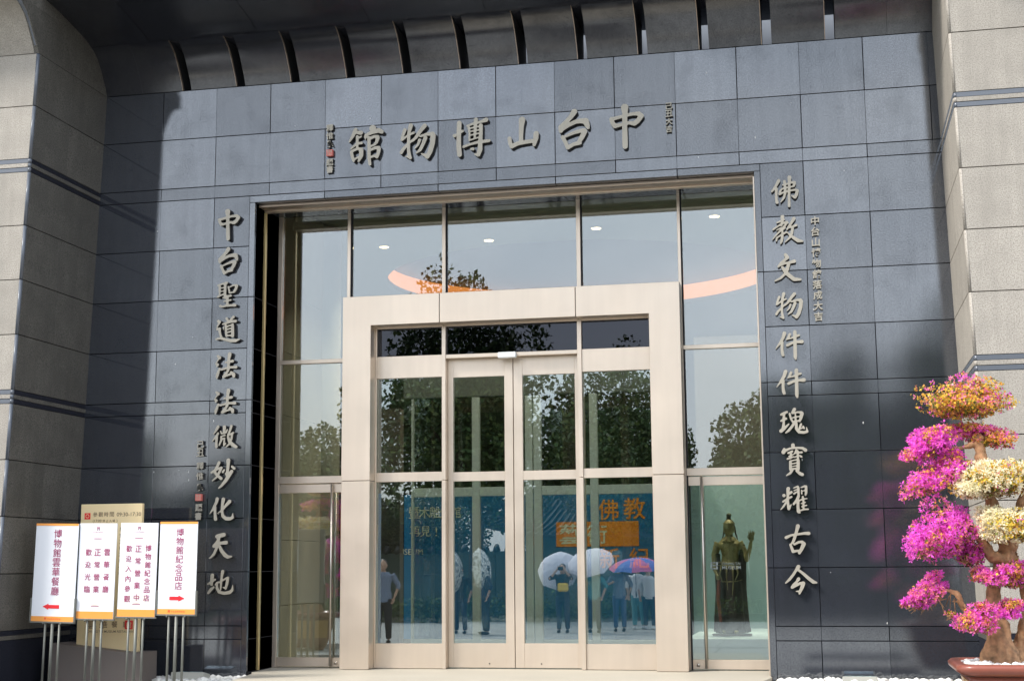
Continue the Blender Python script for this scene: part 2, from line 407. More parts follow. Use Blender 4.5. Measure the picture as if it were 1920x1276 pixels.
# ---------------------------------------------------------------- the place: levels of the stone courses
ZL = dict(zip('0ABCDEFGHIJKLM', (6.003, 5.474, 4.944, 4.815, 4.285, 3.756, 3.226, 2.697, 2.567, 2.038, 1.508, 0.978, 0.449, 0.319)))
LV = [ZL[k] for k in '0ABCDEFGHIJKLM'] + [-0.12]
GZ = -0.12                      # ground at the foot of the wall
def XL(z): return -0.757 + 0.0357 * (z - 3.22)
def XR(z): return 7.923 - 0.0211 * (z - 3.22)
OX0, OX1, OZ = 1.05, 6.145, 4.742
CY = [(0, 6.003), (-0.035, 6.08), (-0.09, 6.16), (-0.16, 6.26), (-0.235, 6.34), (-0.33, 6.40), (-0.45, 6.447), (-0.62, 6.487), (-0.85, 6.527), (-1.1, 6.562), (-1.4, 6.592)]
def box_pts(x0, x1, z0, z1): return x0, x1, z0, z1

# ground
def sheet(name, x0, x1, y0, y1, z, m, label=None):
    bm = bmesh.new(); vs = [bm.verts.new(p) for p in ((x0, y0, z), (x1, y0, z), (x1, y1, z), (x0, y1, z))]; bm.faces.new(vs)
    return tag(bm_obj(name, bm, m), kind='structure')
sheet('ground', -150, 150, -200, 60, -0.62, mat('soil', (0.10, 0.10, 0.07), 0.95, mottle=0.3))
gp = bmesh.new()
PG = thing('plaza', None, None); PG['kind'] = 'structure'
base = tag(box('plaza_base', -12, 16, -26, -6.6, -0.9, -0.575, DARK, PG, 0), kind='structure')
pav = bpy.data.meshes.new('paving_stone'); b_ = bmesh.new(); bx(b_, -0.596, 0.596, -0.596, 0.596, -0.03, 0.0, 0.004); b_.to_mesh(pav); b_.free(); pav.materials.append(PAVE)
for i in range(16):
    for j in range(15):
        o = bpy.data.objects.new('paving_stone', pav); o.location = (-8.0 + i * 1.2, -25.1 + j * 1.2, -0.55 + random.uniform(-.001, .001)); link(o, PG)
FC = thing('forecourt', None, None); FC['kind'] = 'structure'
box('forecourt_base', -6.0, 14.0, -6.0, 0.3, -0.9, GZ - 0.03, DARK, FC, 0)
for i in range(16):
    for j in range(4):
        o = bpy.data.objects.new('paving_stone', pav); o.location = (-5.0 + i * 1.2, -5.3 + j * 1.2, GZ - 0.03 + random.uniform(-.001, .001)); link(o, FC)
ST = thing('steps', None, None); ST['kind'] = 'structure'
for k in range(3):
    box('step', -5.6, 13.4, -6.05 - 0.34 * k - 0.34, -6.05 - 0.34 * k, -0.9, GZ - 0.03 - 0.105 * (k + 1), SILL, ST, 0.006)

# entrance slab
sl = bmesh.new()
prism(sl, [(1.052, 0.72), (1.10, 0.02), (1.16, -0.02), (1.33, -1.1), (1.46, -2.1), (5.9, -2.1), (6.16, -0.1), (6.143, 0.0), (6.143, 0.72)], 'z', GZ - 0.2, 0.0)
tag(bm_obj('entrance_slab', sl, SILL), kind='structure')

# ---------------------------------------------------------------- black granite wall
WALL = thing('granite_wall', 'polished black granite wall of large rectangular slabs around the glazed museum entrance', 'wall')
core = bmesh.new()
bx(core, -1.2, OX0 + 0.0, 0.034, 0.68, GZ - 0.3, 5.99)
bx(core, OX1 + 0.0, 8.6, 0.034, 0.68, GZ - 0.3, 5.99)
bx(core, OX0, OX1, 0.034, 0.66, OZ + 0.034, 5.99)
bm_obj('backing', core, DARK, WALL)
def slab(x0, x1, z0, z1, gl=0.0035, gr=0.0035, gb=0.0035, gt=0.0035, m=GRAN, y0=0.0, y1=0.032):
    return box('stone_panel', x0 + gl, x1 - gr, y0, y1, z0 + gb, z1 - gt, m, WALL, 0.0015, tilt=0.0009)
S_, N_ = 0.0032, 0.0007      # open joint, tight joint
def row(z0, z1, xs, strong):
    for a, b in zip(xs, xs[1:]):
        slab(a, b, z0, z1, S_ if a in strong else N_, S_ if b in strong else N_)
cols = [-0.72] + [round(0.601 * i, 4) for i in range(0, 14)]
cols = [c for c in cols if c < 7.9] + [7.97]
ev = [c for i, c in enumerate(cols) if i % 2 == 1]; od = [c for i, c in enumerate(cols) if i % 2 == 0]
row(ZL['A'], ZL['0'], cols, ev); row(ZL['B'], ZL['A'], cols, od); row(ZL['C'], ZL['B'], cols, ev)
hx = [0.99] + [c for c in cols if 1.3 < c < 6.0][::2] + [6.205]
for a, b in zip(hx, hx[1:]): slab(a, b, OZ, ZL['C'])
LC = [-0.86, cols[1], cols[2], 0.99]; RC = [6.205, cols[12], cols[13], 8.02]
seq = 'CDEFGHIJKLM'
for n, k in enumerate(seq):
    zt = ZL[k]; zb = LV[LV.index(zt) + 1]
    row(zb, zt, LC, [LC[1]] if n % 2 else [LC[2]])
    row(zb, zt, RC, [RC[1]] if n % 2 == 0 else [RC[2]])
jl = [ZL['C'] - 0.07, ZL['E'], ZL['G'], ZL['I'], ZL['K'], GZ]
for a, b in zip(jl, jl[1:]):
    slab(OX1, 6.205, b, a, N_); slab(0.99, OX0, b, a, S_, 0.0)
# jamb and soffit slabs of the opening
for a, b in zip([OZ] + [ZL[k] for k in 'EFGHIJK'] + [ZL['M']], [ZL[k] for k in 'EFGHIJK'] + [ZL['M'], 0.0]):
    box('stone_panel', OX0 - 0.03, OX0, 0.033, 0.70, b + 0.003, a - 0.003, GRAN, WALL, 0.001)
    box('stone_panel', OX1, OX1 + 0.03, 0.033, 0.70, b + 0.003, a - 0.003, GRAN, WALL, 0.001)
for a, b in zip(hx, hx[1:]):
    box('stone_panel', max(a, OX0) + 0.003, min(b, OX1) - 0.003, 0.033, 0.70, OZ, OZ + 0.03, GRAN, WALL, 0.001)
# bird droppings and pale scuffs, little raised flecks
for _ in range(30):
    x = random.choice([random.uniform(-0.6, 0.95), random.uniform(6.25, 7.7), random.uniform(0, 7.6)]); z = random.uniform(0.3, 5.9) if (x < .98 or x > 6.22) else random.uniform(4.85, 5.9)
    bm = bmesh.new(); h = random.uniform(0.004, 0.018); wdt = random.uniform(0.0025, 0.005)
    prism(bm, [(-wdt, 0), (0, -h), (wdt, 0), (wdt * .7, h * .5), (-wdt * .5, h * .4)], 'y', -0.0015, 0.0)
    bm_obj('white_fleck', bm, WHITEP, WALL, (x, 0, z))

# ---------------------------------------------------------------- flared canopy with slots
CAN = thing('flared_canopy', 'dark stone cove over the entrance with a row of twelve narrow open slots', 'canopy')
ptop = [p for p in CY if p[0] >= -0.36]; ZT = 6.418
ptop = ptop + [(-0.38, ZT)]
SX = [0.262 + 0.6046 * k for k in range(12)]
edges = [-0.70] + SX + [7.93]
for i, (a, b) in enumerate(zip(edges, edges[1:])):
    x0 = a + (0.05 if i else 0); x1 = b - (0.05 if i < 12 else 0)
    segs = [(x0, x1)] if x1 - x0 < 0.8 else [(x0, (x0 + x1) / 2 - 0.001), ((x0 + x1) / 2 + 0.001, x1)]
    for s0, s1 in segs:
        bm = bmesh.new(); prism(bm, [(y, z + 0.004) for y, z in ptop] + [(0.42, ZT), (0.42, 6.007)], 'x', s0, s1)
        for f in bm.faces: f.material_index = 1 if abs(f.normal.x) > 0.5 or f.normal.y > 0.5 else 0
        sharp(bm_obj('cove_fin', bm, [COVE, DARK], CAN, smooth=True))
for sx in SX:                       # narrow metal lining strip on the left of every slot
    bm = bmesh.new(); prism(bm, [(y - 0.004, z + 0.002) for y, z in ptop] + [(y + 0.03, z + 0.002) for y, z in ptop[::-1]], 'x', sx - 0.0495, sx - 0.044)
    bm_obj('slot_lining', bm, CHAMPD, CAN)
    bx_ = box('slot_sill', sx - 0.0495, sx + 0.0495, 0.004, 0.42, 5.985, 6.006, DBAND, CAN, 0.001)
box('rear_upstand', -1.1, 8.4, 1.05, 1.2, 5.7, 6.95, mat('blue_grey_render', (0.34, 0.39, 0.47), 0.7), CAN, 0.01)
pso = [(-0.385, ZT + 0.006)] + [(y, z + 0.004) for y, z in CY if y < -0.40]
sx0 = -0.78
so_x = [-0.72, 0.0, 1.2, 2.4, 3.6, 4.8, 6.0, 7.2, 7.96]
for a, b in zip(so_x, so_x[1:]):
    bm = bmesh.new(); prism(bm, pso + [(-1.41, 7.4), (0.46, 7.4), (0.46, ZT + 0.006)], 'x', a + 0.003, b - 0.003)
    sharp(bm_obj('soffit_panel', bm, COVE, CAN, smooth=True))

# ---------------------------------------------------------------- the two projecting piers
FY = -1.40
def pier(name, label, xin, xout, side):
    """xin: function of z giving the inner face; side=+1 when the inner face looks towards +x"""
    P = thing(name, label, 'pier')
    lv = [ZL[k] for k in '0ABCDEFGHIJKL']
    rows = []
    zs = [ZL['0']] + [ZL[k] for k in 'AB'] ; 
    strips = {('B', 'C'), ('G', 'H')}
    ks = '0ABCDEFGHIJKL'
    def seg(z0, z1, m, mf, proud=0.0, g=0.004, split=True):
        bev = 0.02
        for part in ('front', 'side'):
            bm = bmesh.new()
            z0_, z1_ = z0 + g, z1 - g
            if part == 'front':
                xi0, xi1 = xin(z0_), xin(z1_)
                c = side * 0.025
                pts = [(xi0 - c, z0_), (xi1 - c, z1_), (xout, z1_), (xout, z0_)]
                prism(bm, pts, 'y', FY - proud, FY + 0.05)
                bmesh.ops.bevel(bm, geom=list(bm.edges), offset=0.0015, segments=1, affect='EDGES')
                bm_obj('stone_panel', bm, mf, P)
            else:
                ys = [FY + 0.027, -0.72, 0.02] if split else [FY + 0.027, 0.02]
                for ya, yb in zip(ys, ys[1:]):
                    bm = bmesh.new(); a0, a1 = xin(z0_) + side * proud, xin(z1_) + side * proud
                    pts = [(a0, z0_), (a1, z1_), (a1 - side * 0.05, z1_), (a0 - side * 0.05, z0_)]
                    prism(bm, pts, 'y', ya + 0.001, yb - 0.001)
                    bmesh.ops.bevel(bm, geom=list(bm.edges), offset=0.001, segments=1, affect='EDGES')
                    bm_obj('stone_panel', bm, m, P)
        # rounded arris at the front corner
        bm = bmesh.new(); r = 0.024
        vs = []
        for z in (z0_, z1_):
            xi = xin(z)
            ring = [bm.verts.new((xi - side * r + side * r * math.sin(a), FY + r - r * math.cos(a), z)) for a in [math.pi / 2 * q / 5 for q in range(6)]]
            ring += [bm.verts.new((xi - side * r, FY + 0.049, z))]
            vs.append(ring)
        n = len(vs[0]); fs = [bm.faces.new((vs[0][i], vs[0][(i + 1) % n], vs[1][(i + 1) % n], vs[1][i])) for i in range(n)] + [bm.faces.new(vs[0][::-1]), bm.faces.new(vs[1])]
        bmesh.ops.recalc_face_normals(bm, faces=fs)
        for f in fs: f.smooth = abs(f.normal.z) < .5
        bm_obj('arris', bm, mf if mf in (PALE,) and side < 0 else (BAND if mf is PALE else mf), P)
    for a, b in zip(ks, ks[1:]):
        zt, zb = ZL[a], ZL[b]
        if (a, b) in strips:
            h = (zt - zb) / 3
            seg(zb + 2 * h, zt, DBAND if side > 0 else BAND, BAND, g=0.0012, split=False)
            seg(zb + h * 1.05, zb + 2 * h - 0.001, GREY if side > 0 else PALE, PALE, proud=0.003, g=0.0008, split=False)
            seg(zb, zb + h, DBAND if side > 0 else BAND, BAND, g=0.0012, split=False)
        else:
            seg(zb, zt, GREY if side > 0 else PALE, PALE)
    z = ZL['L']; h = 0.045
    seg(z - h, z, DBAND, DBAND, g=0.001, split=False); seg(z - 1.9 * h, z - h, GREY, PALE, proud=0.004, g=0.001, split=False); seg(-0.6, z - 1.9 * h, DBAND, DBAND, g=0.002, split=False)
    # curved head: side cheek between the two flare curves, and the flaring front
    cur = [(y, z) for y, z in CY]
    x0 = xin(6.0)
    for ya, yb in ((FY, -0.72), (-0.72, 0.0)):
        fr = [(y * 0.97 + ya, z) for y, z in cur if y > -0.5]; bk = [(y * 0.985 + yb, z) for y, z in cur if y > -0.5]
        bm = bmesh.new()
        A = [bm.verts.new((x0, y + (0.0 if ya == FY else 0.002), z)) for y, z in fr]; Bq = [bm.verts.new((x0, y, z)) for y, z in bk]
        A2 = [bm.verts.new((x0 - side * 0.05, v.co.y, v.co.z)) for v in A]; B2 = [bm.verts.new((x0 - side * 0.05, v.co.y, v.co.z)) for v in Bq]
        fs = []
        for i in range(len(A) - 1):
            fs += [bm.faces.new((A[i], A[i + 1], Bq[i + 1], Bq[i])), bm.faces.new((A2[i], B2[i], B2[i + 1], A2[i + 1])), bm.faces.new((A[i], A2[i], A2[i + 1], A[i + 1])), bm.faces.new((Bq[i], Bq[i + 1], B2[i + 1], B2[i]))]
        fs += [bm.faces.new((A[0], Bq[0], B2[0], A2[0])), bm.faces.new((A[-1], A2[-1], B2[-1], Bq[-1]))]
        bmesh.ops.recalc_face_normals(bm, faces=fs)
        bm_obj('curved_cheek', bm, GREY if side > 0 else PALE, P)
    bm = bmesh.new(); top = [(FY - 0.437, 6.449)] + [(y * 0.985, z) for y, z in cur[::-1] if y <= -0.45][::-1][:1]
    tail = [(y * 0.985, z) for y, z in cur if y <= -0.45]
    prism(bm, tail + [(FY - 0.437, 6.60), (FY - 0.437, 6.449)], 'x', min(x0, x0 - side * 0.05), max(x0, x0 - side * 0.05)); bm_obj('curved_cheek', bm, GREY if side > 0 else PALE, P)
    bm = bmesh.new(); pr = [(y * 0.97 + FY, z + 0.003) for y, z in cur if y > -0.5]
    prism(bm, pr + [(FY - 0.44, 7.4), (FY + 0.05, 7.4), (FY + 0.05, 6.006)], 'x', min(x0 - side * 0.026, xout), max(x0 - side * 0.026, xout))
    sharp(bm_obj('flared_head', bm, PALE, P, smooth=True))
    bm = bmesh.new()                                   # edge roll following the flare
    tube(bm, [(x0 - side * 0.026, y + 0.026, z) for y, z in pr], 0.026, 10)
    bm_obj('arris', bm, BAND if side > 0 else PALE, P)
    bm = bmesh.new(); xa, xb = sorted((xin(-0.6 if side > 0 else 7.3 if 0 else -0.6) - side * 0.06, xout)); bx(bm, xa, xb, FY + 0.055, 0.66, -0.6, 7.3); bm_obj('core', bm, DARK, P)
    return P
pier('granite_pier', 'pale granite pier left of the entrance with a shade-toned side face and flared top', XL, -2.6, 1)
pier('granite_pier', 'pale granite pier right of the entrance with sunlit reveal behind the flowering bonsai', XR, 10.2, -1)

# ---------------------------------------------------------------- glazed curtain wall
GY = 0.68
CW = thing('glazed_screen', 'tall glazed screen in champagne metal frame with large reflective panes', 'window')
def fr(name, x0, x1, y0, y1, z0, z1, m=CHAMP, p=CW, bev=0.0015): return box(name, x0, x1, y0, y1, z0, z1, m, p, bev)
fr('head_frame', OX0 + 0.002, OX1 - 0.002, GY, GY + 0.10, 4.757, 4.84, CHAMPD)
fr('jamb_frame', OX0 + 0.002, 1.096, GY, GY + 0.10, 0.002, 4.755); fr('jamb_frame', 6.108, OX1 - 0.002, GY, GY + 0.10, 0.002, 4.755)
MUL = [(1.829, 1.864), (2.868, 2.905), (4.293, 4.336), (5.332, 5.362)]
for i, (a, b) in enumerate(MUL):
    zb = 3.80 if i in (1, 2) else 0.002
    fr('mullion', a, b, GY - 0.004, GY + 0.10, zb, 4.755)
    fr('gasket', b, b + 0.014, GY + 0.006, GY + 0.05, zb, 4.755, DARK)
fr('transom', 1.098, 1.827, GY - 0.002, GY + 0.09, 3.142, 3.182); fr('transom', 5.364, 6.106, GY - 0.002, GY + 0.09, 3.142, 3.182)
fr('door_head', 1.098, 1.827, GY - 0.002, GY + 0.09, 1.880, 1.953); fr('door_head', 5.364, 6.106, GY - 0.002, GY + 0.09, 1.880, 1.953)
def pane(x0, x1, z0, z1, y, m=GLASS, p=CW, th=0.008, name='pane'):
    return box(name, x0, x1, y, y + th, z0, z1, m, p, 0, tilt=0.0012)
for (a, b) in ((1.098, 1.828),):
    pane(a, b, 3.184, 4.755, GY + 0.03); pane(a, b, 1.955, 3.140, GY + 0.03)
pane(1.880, 2.867, 3.78, 4.755, GY + 0.03); pane(2.92, 4.292, 3.78, 4.755, GY + 0.03); pane(4.35, 5.331, 3.78, 4.755, GY + 0.03)
pane(5.377, 6.106, 3.184, 4.755, GY + 0.03); pane(5.377, 6.106, 1.955, 3.140, GY + 0.03)
# guide rail for the roller shutter inside the opening
SH = thing('shutter_guide', 'beige roller shutter rail around the inside of the dark stone opening', 'rail')
box('head_rail', OX0 + 0.002, OX1 - 0.002, 0.10, 0.25, OZ - 0.030, OZ - 0.001, BRASS if 0 else CHAMPD, SH, 0.003)
box('head_rail', OX0 + 0.002, OX1 - 0.002, 0.255, 0.33, OZ - 0.045, OZ - 0.001, CHAMP, SH, 0.003)
box('side_rail', OX0 + 0.001, OX0 + 0.026, 0.25, 0.29, 0.002, OZ - 0.05, BRASS, SH, 0.002)
box('side_rail', OX1 - 0.016, OX1 - 0.001, 0.06, 0.10, 0.002, OZ - 0.03, CHAMP, SH, 0.002)

# side doors
def side_door(x0, x1, label, pole_x, disc_x):
    D = thing('glass_door', label, 'door', group='glazed doors flanking the portal')
    fr('top_rail', x0, x1, GY + 0.012, GY + 0.06, 1.783, 1.870, p=D); fr('bottom_rail', x0, x1, GY + 0.012, GY + 0.06, 0.012, 0.103, p=D)
    pane(x0, x1, 0.104, 1.782, GY + 0.03, GLASSD, D)
    for dy in (-0.02, 0.115):
        bm = bmesh.new(); tube(bm, [(0, 0, 0.02), (0, 0, 1.872)], 0.0125, 12); h = bm_obj('handle', bm, STEEL, D, (pole_x, GY + dy, 0))
        for z in (0.06, 1.82):
            bm = bmesh.new(); ya, yb = sorted((GY + dy, GY + 0.03)); tube(bm, [(pole_x, ya, z), (pole_x, yb, z)], 0.008, 8); bm_obj('handle_bracket', bm, STEEL, h).matrix_parent_inverse = Matrix.Translation((-pole_x, -(GY + dy), 0))
    bm = bmesh.new(); tube(bm, [(disc_x, GY + 0.004, 0.05), (disc_x, GY + 0.014, 0.05)], 0.017, 16); bm_obj('lock', bm, STEEL, D)
    return D
side_door(1.098, 1.827, 'glass side door left of the portal with a tall steel bar handle at its right edge', 1.688, 1.74)
side_door(5.377, 6.106, 'glass side door right of the portal with a golden statue behind it', 5.508, 5.43)

# ---------------------------------------------------------------- entrance portal
PT = thing('entrance_portal', 'champagne metal portal framing the double entrance doors', 'portal')
py0, py1 = 0.46, 0.64
g = 0.003
def pp(x0, x1, z0, z1, y0=py0, y1=py1): return box('cladding_panel', x0, x1, y0, y1, z0, z1, CHAMP, PT, 0.003)
# L-shaped corner panels, one centre panel, two lower leg panels
def lpanel(pts, y0=py0, y1=py1):
    bm = bmesh.new(); prism(bm, pts, 'y', y0, y1); bmesh.ops.bevel(bm, geom=[e for e in bm.edges], offset=0.002, segments=1, affect='EDGES'); bm_obj('cladding_panel', bm, CHAMP, PT)
XO0, XO1, XI0, XI1, ZO, ZI, ZJ = 1.857, 5.357, 2.161, 5.048, 3.792, 3.484, 1.884
lpanel([(XO0, ZJ + g), (XO0, ZO), (2.895 - g, ZO), (2.895 - g, ZI), (XI0, ZI), (XI0, ZJ + g)])
lpanel([(XO1, ZJ + g), (XI1, ZJ + g), (XI1, ZI), (4.311 + g, ZI), (4.311 + g, ZO), (XO1, ZO)])
pp(2.895 + g, 4.311 - g, ZI, ZO)
pp(XO0, XI0, 0.004, ZJ - g); pp(XI1, XO1, 0.004, ZJ - g)
bm = bmesh.new()
bx(bm, XO0 + .01, XI0 - .01, py0 + .012, py1 + 0.05, 0.01, ZO - .01); bx(bm, XI1 + .01, XO1 - .01, py0 + .012, py1 + 0.05, 0.01, ZO - .01); bx(bm, XI0 - .01, XI1 + .01, py0 + .012, py1 + 0.05, ZI + .01, ZO - .01)
bm_obj('joint_backing', bm, DARK, PT)
IY = 0.63
fr('inner_jamb', XI0 + .001, 2.178, IY, IY + 0.08, 0.004, ZI - .001, p=PT); fr('inner_jamb', 5.032, XI1 - .001, IY, IY + 0.08, 0.004, ZI - .001, p=PT)
fr('inner_head', 2.179, 5.031, IY, IY + 0.08, 3.468, ZI - .001, CHAMP, PT)
for a, b in ((2.880, 2.920), (4.296, 4.340)):
    fr('post', a, b, IY - 0.015, IY + 0.16, ZJ + g, 3.467, p=PT); fr('post', a, b, IY - 0.017, IY + 0.16, 0.004, ZJ - g, p=PT)
for a, b in ((2.180, 2.879), (4.341, 5.031)):
    fr('header_panel', a, b, IY, IY + 0.07, 2.946, 3.175, p=PT); fr('mid_rail', a, b, IY, IY + 0.07, 1.876, 1.970, p=PT); fr('kick_panel', a, b, IY, IY + 0.07, 0.006, 0.250, p=PT)
    pane(a, b, 3.176, 3.467, IY + 0.03, GLASSK, PT); pane(a, b, 1.971, 2.945, IY + 0.03, GLASSD, PT); pane(a, b, 0.251, 1.875, IY + 0.03, GLASSD, PT)
pane(2.921, 4.295, 3.172, 3.467, IY + 0.03, GLASSK, PT)
box('transom_backing', 2.18, 5.03, IY + 0.075, IY + 0.085, 3.172, 3.468, DARK, PT, 0)
fr('sliding_track', 2.921, 4.295, IY - 0.008, IY + 0.14, 3.133, 3.171, p=PT)
sn = box('motion_sensor', 3.482, 3.672, IY - 0.07, IY - 0.009, 3.108, 3.168, mat('white_plastic', (0.85, 0.86, 0.86), 0.3), PT, 0.008)
def leaf(x0, x1, gx0, gx1, n):
    L = box('sliding_door', gx0, gx1, 0.735, 0.743, 0.25, 2.942, GLASSD, PT, 0)
    L['label'] = 'left sliding glass door leaf' if n == 0 else 'right sliding glass door leaf'
    inv = Matrix.Translation(-L.location)
    def q(nm, a, b, z0, z1, y0=0.712, y1=0.765, m=CHAMP):
        o = box(nm, a, b, y0, y1, z0, z1, m, L, 0.0015); o.matrix_parent_inverse = inv
    q('stile', x0, gx0, 0.012, 3.130); q('stile', gx1, x1, 0.012, 3.130)
    q('top_rail', gx0, gx1, 2.943, 3.130, 0.714); q('mid_rail', gx0, gx1, 1.873, 1.966, 0.714); q('kick_panel', gx0, gx1, 0.012, 0.250, 0.714)
    sx = (gx1 - 0.17) if n == 0 else (gx0 + 0.17)
    q('floor_bolt', sx - 0.006, sx + 0.006, 0.045, 0.057, 0.708, 0.713, DARK)
leaf(2.922, 3.606, 2.976, 3.517, 0); leaf(3.614, 4.294, 3.706, 4.250, 1)
